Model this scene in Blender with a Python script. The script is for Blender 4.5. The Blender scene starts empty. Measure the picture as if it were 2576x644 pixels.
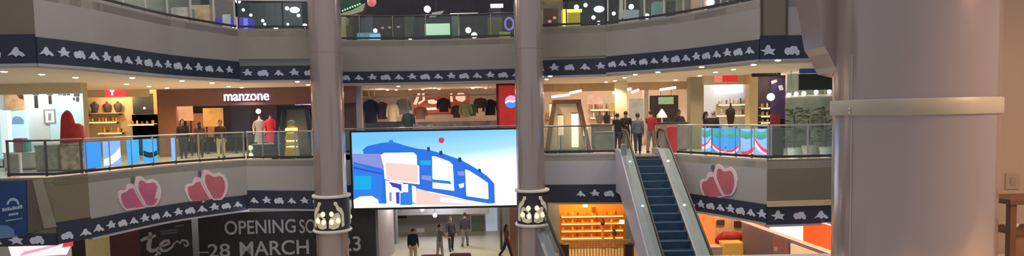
import bpy, bmesh, math, random
from mathutils import Vector, Matrix
random.seed(7)
PI = math.pi
SC = bpy.context.scene
COL = SC.collection

# ------------------------------------------------------------------ camera
F_PX, CX, CY = 1678.0, 1288.0, 390.0
PITCH, ROLL, EYE = math.radians(3.5), math.radians(1.1), 1.65
FW = Vector((0, math.cos(PITCH), -math.sin(PITCH)))
_R0, _U0 = Vector((1, 0, 0)), Vector((0, math.sin(PITCH), math.cos(PITCH)))
RT = _R0 * math.cos(ROLL) - _U0 * math.sin(ROLL)
UP = _R0 * math.sin(ROLL) + _U0 * math.cos(ROLL)
EYEP = Vector((0, 0, EYE))
cam_d = bpy.data.cameras.new('camera')
cam = bpy.data.objects.new('camera', cam_d)
COL.objects.link(cam)
cam_d.sensor_width = 36.0
cam_d.lens = 36.0 * F_PX / 2576.0
cam_d.shift_y = (CY - 322.0) / 2576.0
cam_d.clip_end = 300
cam.matrix_world = Matrix(((RT.x, UP.x, -FW.x, 0), (RT.y, UP.y, -FW.y, 0), (RT.z, UP.z, -FW.z, EYE), (0, 0, 0, 1)))
SC.camera = cam


def ray(px, py):
    return FW + RT * ((px - CX) / F_PX) + UP * ((CY - py) / F_PX)


def at(px, py, Y):
    d = ray(px, py)
    return EYEP + d * (Y / d.y)


def atz(px, py, Z):
    d = ray(px, py)
    return EYEP + d * ((Z - EYE) / d.z)


# ------------------------------------------------------------------ materials
def lin(c):
    return tuple(((v / 255.0) / 12.92 if v / 255.0 <= 0.04045 else ((v / 255.0 + 0.055) / 1.055) ** 2.4) for v in c)


MATS = {}


def mat(name, rgb, rough=0.6, metal=0.0, emit=0.0, noise=0.06, scale=3.0, ecol=None, spec=0.5):
    if name in MATS:
        return MATS[name]
    m = bpy.data.materials.new(name)
    m.use_nodes = True
    nt = m.node_tree
    b = nt.nodes['Principled BSDF']
    c = lin(rgb)
    b.inputs['Roughness'].default_value = rough
    b.inputs['Metallic'].default_value = metal
    b.inputs['Specular IOR Level'].default_value = spec
    if noise > 0:
        tc = nt.nodes.new('ShaderNodeTexCoord')
        nz = nt.nodes.new('ShaderNodeTexNoise')
        nz.inputs['Scale'].default_value = scale
        nz.inputs['Detail'].default_value = 4
        rp = nt.nodes.new('ShaderNodeValToRGB')
        rp.color_ramp.elements[0].position = 0.3
        rp.color_ramp.elements[1].position = 0.7
        rp.color_ramp.elements[0].color = tuple(v * (1 - noise) for v in c) + (1,)
        rp.color_ramp.elements[1].color = tuple(min(1, v * (1 + noise)) for v in c) + (1,)
        nt.links.new(tc.outputs['Object'], nz.inputs['Vector'])
        nt.links.new(nz.outputs['Fac'], rp.inputs['Fac'])
        nt.links.new(rp.outputs['Color'], b.inputs['Base Color'])
    else:
        b.inputs['Base Color'].default_value = c + (1,)
    if emit > 0:
        b.inputs['Emission Color'].default_value = lin(ecol or rgb) + (1,)
        b.inputs['Emission Strength'].default_value = emit
    MATS[name] = m
    return m


def glass_mat(name, tint, clear=0.86, rough=0.02):
    m = bpy.data.materials.new(name)
    m.use_nodes = True
    nt = m.node_tree
    nt.nodes.clear()
    o = nt.nodes.new('ShaderNodeOutputMaterial')
    tr = nt.nodes.new('ShaderNodeBsdfTransparent')
    tr.inputs['Color'].default_value = lin(tint) + (1,)
    gl = nt.nodes.new('ShaderNodeBsdfGlossy')
    gl.inputs['Roughness'].default_value = rough
    df = nt.nodes.new('ShaderNodeBsdfDiffuse')
    df.inputs['Color'].default_value = lin((190, 205, 205)) + (1,)
    fr = nt.nodes.new('ShaderNodeFresnel')
    ge = nt.nodes.new('ShaderNodeNewGeometry')
    io = nt.nodes.new('ShaderNodeMapRange')
    io.inputs['To Min'].default_value = 1.35
    io.inputs['To Max'].default_value = 1 / 1.35
    nt.links.new(ge.outputs['Backfacing'], io.inputs['Value'])
    nt.links.new(io.outputs['Result'], fr.inputs['IOR'])
    m1 = nt.nodes.new('ShaderNodeMixShader')
    m2 = nt.nodes.new('ShaderNodeMixShader')
    m1.inputs['Fac'].default_value = 1 - clear
    nt.links.new(tr.outputs[0], m1.inputs[1])
    nt.links.new(df.outputs[0], m1.inputs[2])
    nt.links.new(fr.outputs[0], m2.inputs['Fac'])
    nt.links.new(m1.outputs[0], m2.inputs[1])
    nt.links.new(gl.outputs[0], m2.inputs[2])
    nt.links.new(m2.outputs[0], o.inputs['Surface'])
    MATS[name] = m
    return m


GLASS = glass_mat('balustrade glass', (236, 245, 243), 0.93)
SHOPGLASS = glass_mat('shop glass', (236, 240, 240), 0.97)

# fascias and structure
M_FASC = mat('painted fascia', (150, 146, 142), 0.55, noise=0.03, scale=0.6)
M_FASC_DK = mat('brown fascia panel', (112, 104, 88), 0.5, noise=0.04, scale=0.8)
M_TRIM = mat('pale trim', (158, 158, 168), 0.5)
M_BAND = mat('navy frieze board', (36, 44, 62), 0.6, noise=0.12, scale=1.2)
M_MOTIF = mat('white frieze motif', (186, 192, 214), 0.6, noise=0.04)
M_CEIL = mat('cream ceiling', (240, 226, 202), 0.8, noise=0.02)
M_FLOOR = mat('polished beige floor', (208, 200, 186), 0.25, noise=0.06, scale=0.8)
M_FLOORA = mat('lower hall floor', (190, 184, 166), 0.3, noise=0.06, scale=0.7)
M_COLUMN = mat('column cladding', (178, 162, 158), .16, .55, noise=.02, scale=.5)
M_STEEL = mat('brushed steel', (188, 190, 192), 0.3, 0.85)
M_DKSTEEL = mat('dark steel', (66, 66, 70), 0.4, 0.6)
M_BLACK = mat('black rubber', (22, 24, 28), 0.5)
M_WHITE = mat('white paint', (232, 232, 230), 0.5, noise=0.02)
M_CREAM = mat('cream wall', (222, 204, 164), 0.7, noise=0.03)
M_DOWN = mat('downlight lens', (255, 240, 215), 0.4, emit=9.0, noise=0)


# ------------------------------------------------------------------ mesh helpers
class MB:
    def __init__(self):
        self.bm = bmesh.new()

    def box(self, x0, x1, y0, y1, z0, z1, bev=0.0):
        v = [self.bm.verts.new((x, y, z)) for z in (z0, z1) for y in (y0, y1) for x in (x0, x1)]
        fs = [(0, 2, 3, 1), (4, 5, 7, 6), (0, 1, 5, 4), (2, 6, 7, 3), (0, 4, 6, 2), (1, 3, 7, 5)]
        f = [self.bm.faces.new([v[i] for i in q]) for q in fs]
        if bev > 0:
            es = list({e for q in f for e in q.edges})
            bmesh.ops.bevel(self.bm, geom=es, offset=bev, segments=2, affect='EDGES', profile=0.6)
        return self

    def hexa(self, p):   # 8 points: bottom 4 ring, top 4 ring
        v = [self.bm.verts.new(q) for q in p]
        for q in [(3, 2, 1, 0), (4, 5, 6, 7), (0, 1, 5, 4), (1, 2, 6, 5), (2, 3, 7, 6), (3, 0, 4, 7)]:
            self.bm.faces.new([v[i] for i in q])
        return self

    def tube(self, pts, rad, seg=10, cap=True):
        pts = [Vector(p) for p in pts]
        n = len(pts)
        rad = [rad] * n if isinstance(rad, (int, float)) else list(rad)
        rings, up = [], None
        for i, p in enumerate(pts):
            t = ((pts[min(i + 1, n - 1)] - pts[max(i - 1, 0)])).normalized()
            if up is None:
                up = Vector((0, 0, 1)) if abs(t.z) < 0.9 else Vector((1, 0, 0))
            a = t.cross(up)
            if a.length < 1e-6:
                a = t.orthogonal()
            a.normalize()
            b = a.cross(t).normalized()
            up = b
            rings.append([self.bm.verts.new(p + (a * math.cos(k * 2 * PI / seg) + b * math.sin(k * 2 * PI / seg)) * rad[i]) for k in range(seg)])
        self._skin(rings, cap)
        return self

    def _skin(self, rings, cap=True, closed=True):
        seg = len(rings[0])
        for r0, r1 in zip(rings, rings[1:]):
            for k in range(seg if closed else seg - 1):
                self.bm.faces.new((r0[k], r0[(k + 1) % seg], r1[(k + 1) % seg], r1[k]))
        if cap:
            self.bm.faces.new(rings[0][::-1])
            self.bm.faces.new(rings[-1])

    def rings(self, spec, seg=16):    # spec: (center, rx, ry) horizontal ellipses
        rs = []
        for c, rx, ry in spec:
            rs.append([self.bm.verts.new((c[0] + rx * math.cos(k * 2 * PI / seg), c[1] + ry * math.sin(k * 2 * PI / seg), c[2])) for k in range(seg)])
        self._skin(rs)
        return self

    def lathe(self, prof, c=(0, 0, 0), seg=24):
        return self.rings([((c[0], c[1], c[2] + z), max(r, 1e-4), max(r, 1e-4)) for r, z in prof], seg)

    def ball(self, c, rx, ry=None, rz=None, seg=16, rn=8):
        ry, rz = ry or rx, rz or rx
        sp = []
        for i in range(rn + 1):
            a = -PI / 2 + PI * (i + 0.0) / rn
            k = max(math.cos(a), 0.03)
            sp.append(((c[0], c[1], c[2] + rz * math.sin(a)), rx * k, ry * k))
        return self.rings(sp, seg)

    def prism(self, pts, fn, d0, d1):   # polygon pts (u,v), fn(u,v,d)->world
        a = [self.bm.verts.new(fn(u, v, d0)) for u, v in pts]
        b = [self.bm.verts.new(fn(u, v, d1)) for u, v in pts]
        n = len(pts)
        self.bm.faces.new(a[::-1])
        self.bm.faces.new(b)
        for i in range(n):
            self.bm.faces.new((a[i], a[(i + 1) % n], b[(i + 1) % n], b[i]))
        return self

    def strip(self, pa, pb, pc, pd):    # closed section along polyline: 4 matching point lists
        sec = list(zip(pa, pb, pc, pd))
        rs = [[self.bm.verts.new(q) for q in s] for s in sec]
        self._skin(rs)
        return self


def root_loc(o):
    while o.parent is not None:
        o = o.parent
    return Vector(o.location)


def O(name, mb, m, parent=None, smooth=False, local=False):
    bm = mb.bm if isinstance(mb, MB) else mb
    bmesh.ops.recalc_face_normals(bm, faces=bm.faces)
    if parent is not None and not local:
        bmesh.ops.translate(bm, verts=bm.verts, vec=-root_loc(parent))
    me = bpy.data.meshes.new(name)
    bm.to_mesh(me)
    bm.free()
    if smooth:
        me.polygons.foreach_set('use_smooth', [True] * len(me.polygons))
        try:
            me.set_sharp_from_angle(angle=math.radians(40))
        except Exception:
            pass
    me.materials.append(m)
    o = bpy.data.objects.new(name, me)
    COL.objects.link(o)
    if parent is not None:
        o.parent = parent
    return o


def tag(o, label, cat, group=None, kind=None):
    o['label'] = label
    o['category'] = cat
    if group:
        o['group'] = group
    if kind:
        o['kind'] = kind
    return o


def T(name, label, cat, loc=(0, 0, 0), group=None, rz=0.0):
    o = bpy.data.objects.new(name, None)
    o.empty_display_size = 0.2
    o.location = loc
    o.rotation_euler = (0, 0, rz)
    COL.objects.link(o)
    return tag(o, label, cat, group)


def S(name, mb, m, smooth=False):
    o = O(name, mb, m, smooth=smooth)
    o['kind'] = 'structure'
    return o


def dup(root, loc, rz=None, label=None, group=None):
    r = root.copy()
    COL.objects.link(r)
    r.location = loc
    if rz is not None:
        r.rotation_euler = (0, 0, rz)
    if label:
        r['label'] = label
    if group:
        r['group'] = group
    for ch in list(root.children):
        c = ch.copy()
        COL.objects.link(c)
        c.parent = r
        for g in list(ch.children):
            d = g.copy()
            COL.objects.link(d)
            d.parent = c
    return r


def text_mesh(txt, size, bold=0.0, extrude=0.01, space=1.0):
    cu = bpy.data.curves.new('txt', 'FONT')
    cu.body = txt
    cu.size = size
    cu.offset = bold
    cu.extrude = extrude
    cu.space_character = space
    cu.align_x = 'LEFT'
    o = bpy.data.objects.new('txt', cu)
    COL.objects.link(o)
    dg = bpy.context.evaluated_depsgraph_get()
    me = bpy.data.meshes.new_from_object(o.evaluated_get(dg))
    bm = bmesh.new()
    bm.from_mesh(me)
    bpy.data.objects.remove(o)
    bpy.data.meshes.remove(me)
    bpy.data.curves.remove(cu)
    return bm


class Path:
    """A polyline in plan; s along it, n to its inner (atrium) side, z up."""
    def __init__(self, pts, smooth=0):
        pts = [Vector((p[0], p[1])) for p in pts]
        if smooth and len(pts) > 2:
            q = []
            P = [pts[0] * 2 - pts[1]] + pts + [pts[-1] * 2 - pts[-2]]
            for i in range(1, len(P) - 2):
                for k in range(smooth):
                    t = k / smooth
                    a, b, c, d = P[i - 1], P[i], P[i + 1], P[i + 2]
                    q.append(0.5 * ((2 * b) + (c - a) * t + (2 * a - 5 * b + 4 * c - d) * t * t + (3 * b - a - 3 * c + d) * t ** 3))
            q.append(pts[-1])
            pts = q
        self.p = pts
        self.s = [0.0]
        for a, b in zip(pts, pts[1:]):
            self.s.append(self.s[-1] + (b - a).length)
        self.len = self.s[-1]

    def frame(self, s):
        s = max(0.0, min(self.len, s))
        for i in range(len(self.p) - 1):
            if s <= self.s[i + 1] + 1e-9:
                break
        a, b = self.p[i], self.p[i + 1]
        t = (b - a).normalized()
        return a + t * (s - self.s[i]), t, Vector((t.y, -t.x))

    def pt(self, s, n, z):
        ex = 0
        c, t, nn = self.frame(s)
        if s < 0:
            c = c + t * s
        elif s > self.len:
            c = c + t * (s - self.len)
        q = c + nn * n
        return Vector((q.x, q.y, z))

    def vnormal(self, i):
        ds = []
        if i > 0:
            ds.append((self.p[i] - self.p[i - 1]).normalized())
        if i < len(self.p) - 1:
            ds.append((self.p[i + 1] - self.p[i]).normalized())
        t = sum(ds, Vector((0, 0))).normalized()
        return Vector((t.y, -t.x))

    def offs(self, n, z):
        return [Vector((p.x + self.vnormal(i).x * n, p.y + self.vnormal(i).y * n, z)) for i, p in enumerate(self.p)]

    def hit(self, px, py):
        d = ray(px, py)
        best = None
        for i in range(len(self.p) - 1):
            a, b = self.p[i], self.p[i + 1]
            e = b - a
            # EYE.xy + d.xy*t = a + e*k
            det = d.x * (-e.y) - (-e.x) * d.y
            if abs(det) < 1e-9:
                continue
            t = (a.x * (-e.y) + e.x * a.y) / det
            k = (d.x * a.y - d.y * a.x) / det
            err = 0 if 0 <= k <= 1 else min(abs(k), abs(k - 1))
            if t > 0 and (best is None or err < best[0]):
                best = (err, self.s[i] + k * e.length, EYE + d.z * t)
        return best[1], best[2]

    def wall(self, mb, z0, z1, n0, n1):
        mb.strip(self.offs(n0, z0), self.offs(n1, z0), self.offs(n1, z1), self.offs(n0, z1))
        return mb


def text_on(path, txt, px0, px1, py, hpx, m, name, parent, n=0.03, bold=0.0, ext=0.012):
    """lettering on a wall: left edge px0, right edge px1 on the baseline py, cap height hpx"""
    s0, z0 = path.hit(px0, py)
    s1, z1 = path.hit(px1, py)
    _, zt = path.hit(px0, py - hpx)
    bm = text_mesh(txt, 1.0, bold, 0.01)
    xs = [v.co.x for v in bm.verts]
    ys = [v.co.y for v in bm.verts]
    lo, hi, top = min(xs), max(xs), max(ys)
    k = (s1 - s0) / (hi - lo)
    kz = (zt - z0) / top
    for v in bm.verts:
        v.co = path.pt(s0 + (v.co.x - lo) * k, n + (ext if v.co.z > 0 else -0.005), z0 + v.co.y * kz)
    return O(name, bm, m, parent)


def poly_px(path, pts, n0, n1, mb=None):
    """a shape traced on a wall, extruded n0..n1"""
    mb = mb or MB()
    q = [path.hit(*p) for p in pts]
    mb.prism(q, lambda u, v, d: path.pt(u, d, v), n0, n1)
    return mb


def pbox(px0, py0, px1, py1, Y, d, mb=None, z0=None, z1=None, bev=0.0):
    """a box whose front face spans the given outline at distance Y; z0/z1 override"""
    a, b = at(px0, (py0 + py1) / 2, Y), at(px1, (py0 + py1) / 2, Y)
    mx = (px0 + px1) / 2
    t, u = at(mx, py0, Y).z, at(mx, py1, Y).z
    mb = mb or MB()
    mb.box(a.x, b.x, Y, Y + d, u if z0 is None else z0, t if z1 is None else z1, bev)
    return mb


def light(kind, loc, energy, col=(255, 235, 205), r=0.05, rot=None, spot=120, name='lamp_light'):
    l = bpy.data.lights.new(name, kind)
    l.energy = energy
    l.color = lin(col)
    if kind in ('POINT', 'SPOT'):
        l.shadow_soft_size = r
    if kind == 'SPOT':
        l.spot_size = math.radians(spot)
        l.spot_blend = 0.7
    o = bpy.data.objects.new(name, l)
    o.location = loc
    if rot:
        o.rotation_euler = rot
    COL.objects.link(o)
    return o


# ------------------------------------------------------------------ people
def remesh(mb, voxel):
    bm = mb.bm
    bmesh.ops.recalc_face_normals(bm, faces=bm.faces)
    me = bpy.data.meshes.new('tmp')
    bm.to_mesh(me)
    bm.free()
    o = bpy.data.objects.new('tmp', me)
    COL.objects.link(o)
    md = o.modifiers.new('r', 'REMESH')
    md.mode = 'VOXEL'
    md.voxel_size = voxel
    sm = o.modifiers.new('s', 'SMOOTH')
    sm.iterations = 3
    sm.factor = 0.5
    dg = bpy.context.evaluated_depsgraph_get()
    out = bpy.data.meshes.new_from_object(o.evaluated_get(dg))
    bpy.data.objects.remove(o)
    bpy.data.meshes.remove(me)
    out.polygons.foreach_set('use_smooth', [True] * len(out.polygons))
    return out


SKIN = [mat('skin warm', (176, 124, 96), 0.55), mat('skin brown', (140, 96, 72), 0.55), mat('skin light', (206, 160, 132), 0.55)]
HAIR = mat('black hair', (22, 18, 18), 0.5)
EYEM = mat('eye dark', (24, 18, 16), 0.2)
LIPM = mat('lip', (150, 84, 76), 0.5)
SHOE = mat('dark shoe', (34, 32, 34), 0.5)


def cloth(rgb):
    return mat('cloth %d %d %d' % rgb, rgb, 0.85, noise=0.12, scale=9)


def person(label, loc, rz, top, bottom, height=1.68, legs=((4, 0), (-4, 2)), arms=((4, 8, 14), (-2, 8, 14)),
           skin=0, sleeve='short', wear='trousers', long_hair=False, bag=None, head_turn=0.0, scarf=None):
    k = height / 1.70
    t = T('person', label, 'person', loc, None, rz)
    body, shirt, low = MB(), MB(), MB()
    sh = []
    Hz = 0.90
    feet = []
    for si, side in enumerate((-1, 1)):
        a, kn = (math.radians(v) for v in legs[si])
        hip = Vector((side * 0.09, 0, Hz))
        kne = hip + Vector((0, -math.sin(a), -math.cos(a))) * 0.42
        ank = kne + Vector((0, -math.sin(a - kn), -math.cos(a - kn))) * 0.40
        feet.append((side, hip, kne, ank))
    dz = min(f[3].z for f in feet) - 0.08
    for side, hip, kne, ank in feet:
        for q in (hip, kne, ank):
            q.z -= dz
        ra = [0.088, 0.078, 0.056, 0.058, 0.040, 0.037]
        pts = [hip, hip.lerp(kne, .35), kne, kne.lerp(ank, .3), kne.lerp(ank, .85), ank]
        body.tube(pts, ra, 12)
        toe = ank + Vector((0, -0.17, -0.05))
        heel = ank + Vector((0, 0.045, -0.045))
        body.tube([heel, ank + Vector((0, 0, -0.035)), ank + Vector((0, -.09, -.045)), toe], [0.03, 0.04, 0.036, 0.026], 10)
        s = MB()
        s.tube([heel + Vector((0, .02, -.005)), ank + Vector((0, .01, -.03)), ank + Vector((0, -.09, -.04)), toe + Vector((0, -.03, 0))], [0.034, 0.05, 0.044, 0.03], 10)
        sh.append(s)
        if wear == 'trousers':
            low.tube(pts[:2] + [kne, kne.lerp(ank, .4), ank + Vector((0, 0, .02))], [0.10, 0.092, 0.072, 0.068, 0.062], 12)
    Hz -= dz
    tz = Hz - 0.90
    body.rings([((0, 0, .86 + tz), .10, .09), ((0, 0, .92 + tz), .155, .105), ((0, 0, 1.04 + tz), .13, .092), ((0, 0, 1.16 + tz), .142, .098),
                ((0, 0, 1.30 + tz), .165, .105), ((0, 0.005, 1.385 + tz), .15, .085), ((0, .01, 1.43 + tz), .075, .06), ((0, .01, 1.50 + tz), .054, .054)])
    shirt.rings([((0, 0, .86 + tz), .155, .118), ((0, 0, .94 + tz), .165, .120), ((0, 0, 1.04 + tz), .15, .112), ((0, 0, 1.16 + tz), .16, .116),
                 ((0, 0, 1.30 + tz), .182, .122), ((0, .005, 1.395 + tz), .165, .1), ((0, .01, 1.44 + tz), .085, .072)])
    if wear == 'trousers':
        low.rings([((0, 0, .80 + tz), .12, .10), ((0, 0, .88 + tz), .166, .116), ((0, 0, .98 + tz), .148, .107)])
    else:
        low.rings([((0, 0, .28 + tz), .22, .2), ((0, 0, .55 + tz), .2, .17), ((0, 0, .86 + tz), .175, .125), ((0, 0, 1.0 + tz), .15, .112)])
    # head
    hd = Vector((0, -0.01, 1.585 + tz))
    R = Matrix.Rotation(head_turn, 3, 'Z')

    def hp(x, y, z):
        return hd + R @ Vector((x, y, z))
    body.ball(hd, .074, .092, .112, 18, 10)
    body.tube([hp(0, -.03, -.06), hp(0, -.055, -.095)], [.055, .034], 12)
    body.tube([hp(0, -.083, .012), hp(0, -.104, -.022), hp(0, -.088, -.03)], [.008, .013, .01], 8)
    for sx in (-1, 1):
        body.ball(hp(sx * .075, .008, -.008), .012, .02, .03, 8, 6)
    hands = []
    for si, side in enumerate((-1, 1)):
        a, o, e = (math.radians(v) for v in arms[si])
        shd = Vector((side * .175, .005, 1.37 + tz))
        d1 = Vector((side * math.sin(o), -math.sin(a) * math.cos(o), -math.cos(a) * math.cos(o)))
        el = shd + d1 * .285
        a2 = a + e
        d2 = Vector((side * math.sin(o * .4), -math.sin(a2), -math.cos(a2))).normalized()
        wr = el + d2 * .245
        body.tube([shd + Vector((-side * .05, 0, .0)), shd, shd.lerp(el, .4), el, el.lerp(wr, .3), wr], [.05, .054, .046, .037, .038, .026], 12)
        # hand: palm, thumb and four fingers curled a little
        fwd = Vector((0, -1, 0)) - d2 * Vector((0, -1, 0)).dot(d2)
        fwd = fwd.normalized() if fwd.length > 0.2 else Vector((0, 0, 1))
        inn = Vector((-side, 0, 0))
        body.tube([wr, wr + d2 * .035, wr + d2 * .085], [.024, .033, .03], 10)
        for fi, (off, L) in enumerate(((.030, .068), (.010, .076), (-.010, .071), (-.030, .056))):
            b0 = wr + d2 * .08 + fwd * off
            body.tube([b0, b0 + d2 * L * .45 + inn * .006, b0 + d2 * L * .8 + inn * .02, b0 + d2 * L + inn * .034], [.0095, .009, .0085, .007], 8)
        b0 = wr + d2 * .03 + fwd * .026
        body.tube([b0, b0 + fwd * .025 + d2 * .025 + inn * .01, b0 + fwd * .03 + d2 * .06 + inn * .02], [.013, .0105, .008], 8)
        if sleeve == 'long':
            shirt.tube([shd + Vector((-side * .06, 0, .0)), shd, shd.lerp(el, .4), el, wr.lerp(el, .05)], [.06, .067, .06, .052, .042], 12)
        else:
            shirt.tube([shd + Vector((-side * .06, 0, .0)), shd, shd.lerp(el, .4), shd.lerp(el, .85)], [.06, .067, .062, .06], 12)
        hands.append(wr + d2 * .12)

    def link(name, me, m):
        me.transform(Matrix.Scale(k, 4))
        me.materials.append(m)
        ob = bpy.data.objects.new(name, me)
        COL.objects.link(ob)
        ob.parent = t
        return ob
    link('body', remesh(body, .0085), SKIN[skin])
    link('shirt' if wear == 'trousers' else 'blouse', remesh(shirt, .013), cloth(top))
    link('trousers' if wear == 'trousers' else 'skirt', remesh(low, .013), cloth(bottom))
    for s in sh:
        link('shoe', remesh(s, .012), SHOE)
    # hair: a shell over the top and back of the head
    h = MB()
    hr = []
    for i in range(9):
        an = -PI * .12 + (PI * .62) * i / 8
        kk = max(math.cos(an), .04)
        hr.append((hp(0, .016 + .014 * (1 - i / 8), .024 + .118 * math.sin(an)), .088 * kk, .102 * kk))
    h.rings(hr, 18)
    if long_hair:
        h.tube([hp(0, .05, .02), hp(0, .085, -.09), hp(0, .09, -.22), hp(0, .085, -.32)], [.06, .07, .065, .03], 12)
    if scarf:
        h.rings([(hp(0, .01, -.2), .17, .13), (hp(0, .015, -.12), .11, .11), (hp(0, .02, -.05), .09, .1), (hp(0, .02, .05), .09, .1), (hp(0, .02, .1), .06, .07)], 18)
    link('headscarf' if scarf else 'hair', remesh(h, .01), cloth(scarf) if scarf else HAIR)
    e = MB()
    for sx in (-1, 1):
        e = MB()
        e.ball(hp(sx * .03, -.078, .012), .012, .008, .008, 8, 6)
        bmesh.ops.scale(e.bm, verts=e.bm.verts, vec=(k, k, k))
        O('eye', e, EYEM, t, True, True)
    e = MB()
    e.ball(hp(0, -.084, -.055), .022, .01, .007, 10, 6)
    bmesh.ops.scale(e.bm, verts=e.bm.verts, vec=(k, k, k))
    O('mouth', e, LIPM, t, True, True)
    if bag:
        bx = MB()
        bx.box(-.14, .14, .11, .25, 1.0 + tz, 1.40 + tz, .03)
        for sx in (-1, 1):
            bx.tube([(sx * .1, .13, 1.38 + tz), (sx * .12, .06, 1.46 + tz), (sx * .12, -.06, 1.44 + tz), (sx * .12, -.13, 1.3 + tz), (sx * .13, -.1, 1.1 + tz), (sx * .13, .12, 1.04 + tz)], .012, 6)
        bmesh.ops.scale(bx.bm, verts=bx.bm.verts, vec=(k, k, k))
        b = O('backpack', bx, cloth(bag), None, True, True)
        b.location = loc
        b.rotation_euler = (0, 0, rz)
        tag(b, 'small backpack worn by ' + label[:40].rsplit(' ', 1)[0], 'backpack')
    return t

# ------------------------------------------------------------------ plan of the atrium
ZC, ZA = 5.1, -5.1            # floors above and below
CEILB, CEILA = 3.1, -2.02
C_FARL = Path([(-22, 17.2), (-12.25, 17.4)])
C_LEFT = Path([(-12.25, 17.4), (-11.85, 19.2), (-11.5, 22.9), (-10.5, 26.0)], 5)
C_LCOR = Path([(-10.5, 26.0), (-7.2, 26.6)])
C_LSTEP = Path([(-7.2, 26.6), (-8.3, 30.4)])
C_MID = Path([(-8.3, 30.4), (-3.7, 30.85), (0.62, 30.5)], 4)
C_RSTEP = Path([(0.62, 30.5), (0.72, 27.4)])
C_RCOR = Path([(0.72, 27.4), (3.86, 26.9)])
C_RIGHT = Path([(3.86, 26.9), (6.2, 24.5), (7.95, 21.4)], 5)
C_FARR = Path([(7.95, 21.4), (14.5, 21.2)])
B_FARL = Path([(-22, 19.6), (-13.75, 19.9)])
B_LCOR0 = Path([(-13.75, 19.9), (-13.37, 20.95)])
B_LEFT = Path([(-13.37, 20.95), (-12.5, 24.3), (-10.74, 26.9)], 5)
B_LCOR = Path([(-10.74, 26.9), (-7.2, 26.1)])
B_LSTEP = Path([(-7.2, 26.1), (-8.2, 29.9)])
B_MID = Path([(-8.2, 29.9), (0.55, 29.9)])
B_RSTEP = Path([(0.55, 29.9), (0.72, 26.7)])
B_RCOR = Path([(0.72, 26.7), (4.42, 26.3)])
B_RIGHT = Path([(6.14, 25.25), (6.34, 24.85), (7.3, 23.1), (8.16, 21.3)], 4)
B_FARR = Path([(8.16, 21.3), (14.5, 21.7)])
CP = [C_FARL, C_LEFT, C_LCOR, C_LSTEP, C_MID, C_RSTEP, C_RCOR, C_RIGHT, C_FARR]
BP = [B_FARL, B_LCOR0, B_LEFT, B_LCOR, B_LSTEP, B_MID, B_RSTEP, B_RCOR, B_RIGHT, B_FARR]


def plan(paths, off=0.0):
    q = []
    for p in paths:
        for v in (p.p if not off else [Vector((c.x, c.y)) for c in p.offs(off, 0)]):
            if not q or (Vector(q[-1]) - v).length > 1e-3:
                q.append((v.x, v.y))
    return q


def slab(name, poly, z0, z1, m):
    mb = MB()
    mb.prism(poly, lambda u, v, d: (u, v, d), z0, z1)
    return S(name, mb, m)


cpoly = plan(CP) + [(14.5, 50), (-30, 50), (-30, 17.2)]
bplan = []
for p in BP:
    if p is B_RIGHT:
        bplan += [(4.42, 26.0), (5.95, 26.0)]
    bplan += [(v.x, v.y) for v in p.p]
bp2 = []
for q in bplan:
    if not bp2 or (Vector(bp2[-1]) - Vector(q)).length > 1e-3:
        bp2.append(q)
bpoly = bp2 + [(14.5, 50), (-30, 50), (-30, 19.6)]
slab('floor_upper', cpoly, ZC - .25, ZC - .02, M_FLOOR)
ccpoly = [(v.x, v.y) for v in Path(plan(CP)).offs(-.19, 0)] + [(14.5, 50), (-30, 50), (-30, 17.4)]
slab('ceiling_middle', ccpoly, CEILB, CEILB + .12, M_CEIL)
slab('floor_middle', bpoly, -.25, -.02, M_FLOOR)
bcpoly = [(v.x, v.y) for v in Path(plan(BP)).offs(-.19, 0)] + [(14.5, 50), (-30, 50), (-30, 19.8)]
slab('ceiling_lower', bcpoly, CEILA, CEILA + .12, M_CEIL)
slab('floor_lower', [(-30, 8), (16, 8), (16, 50), (-30, 50)], ZA - .2, ZA, M_FLOORA)
slab('ceiling_upper', ccpoly, 9.2, 9.4, mat('dark upper ceiling', (52, 50, 52), .8))

# balcony fascias: one wall per run, each with its own names
MB_ = MB


def fascia(name, path, z0, z1, m=M_FASC, th=.16):
    mb = MB()
    path.wall(mb, z0, z1, -th, 0.0)
    return S(name, mb, m)


fascia('wall_upper_far_left', C_FARL, 3.95, ZC + .05, M_FASC_DK)
fascia('wall_upper_left', C_LEFT, 3.88, ZC + .05)
fascia('wall_upper_left_corner', C_LCOR, 3.98, ZC + .05, mat('fascia corner', (142, 138, 126), .55, noise=.03))
fascia('wall_upper_left_return', C_LSTEP, 3.7, ZC + .05)
fascia('wall_upper_middle', C_MID, 3.72, ZC + .05)
fascia('wall_upper_right_return', C_RSTEP, 3.7, ZC + .05)
fascia('wall_upper_right_corner', C_RCOR, 3.92, ZC + .05, MATS['fascia corner'])
fascia('wall_upper_right', C_RIGHT, 3.88, ZC + .05)
fascia('wall_upper_far_right', C_FARR, 3.98, ZC + .05)
for i, (s0, s1) in enumerate(((.02, .80),)):
    mb = MB()
    mb.strip(*[[C_FARR.pt(s, n, z) for s in (s0, s1)] for n, z in ((.005, 3.99), (.03, 3.99), (.03, ZC + .04), (.005, ZC + .04))])
    S('trim_3', mb, M_FASC_DK)
    for s in (s0, s1):
        mb = MB()
        mb.strip(*[[C_FARR.pt(q, n, z) for q in (s, s + .07)] for n, z in ((.03, 3.99), (.045, 3.99), (.045, ZC + .04), (.03, ZC + .04))])
        S('trim_4', mb, mat('dark joint', (70, 64, 54), .6))
M_FASCB = mat('lower fascia paint', (152, 150, 152), .5, noise=.03, scale=.7)
fascia('wall_lower_far_left', B_FARL, -1.9, .02, M_FASC_DK)
fascia('wall_lower_left_end', B_LCOR0, -1.34, .03, M_FASC_DK)
fascia('wall_lower_left', B_LEFT, -1.4, .03, M_FASCB)
fascia('wall_lower_left_corner', B_LCOR, -1.22, .03, M_FASCB)
fascia('wall_lower_left_return', B_LSTEP, -1.4, .03, M_FASCB)
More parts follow.
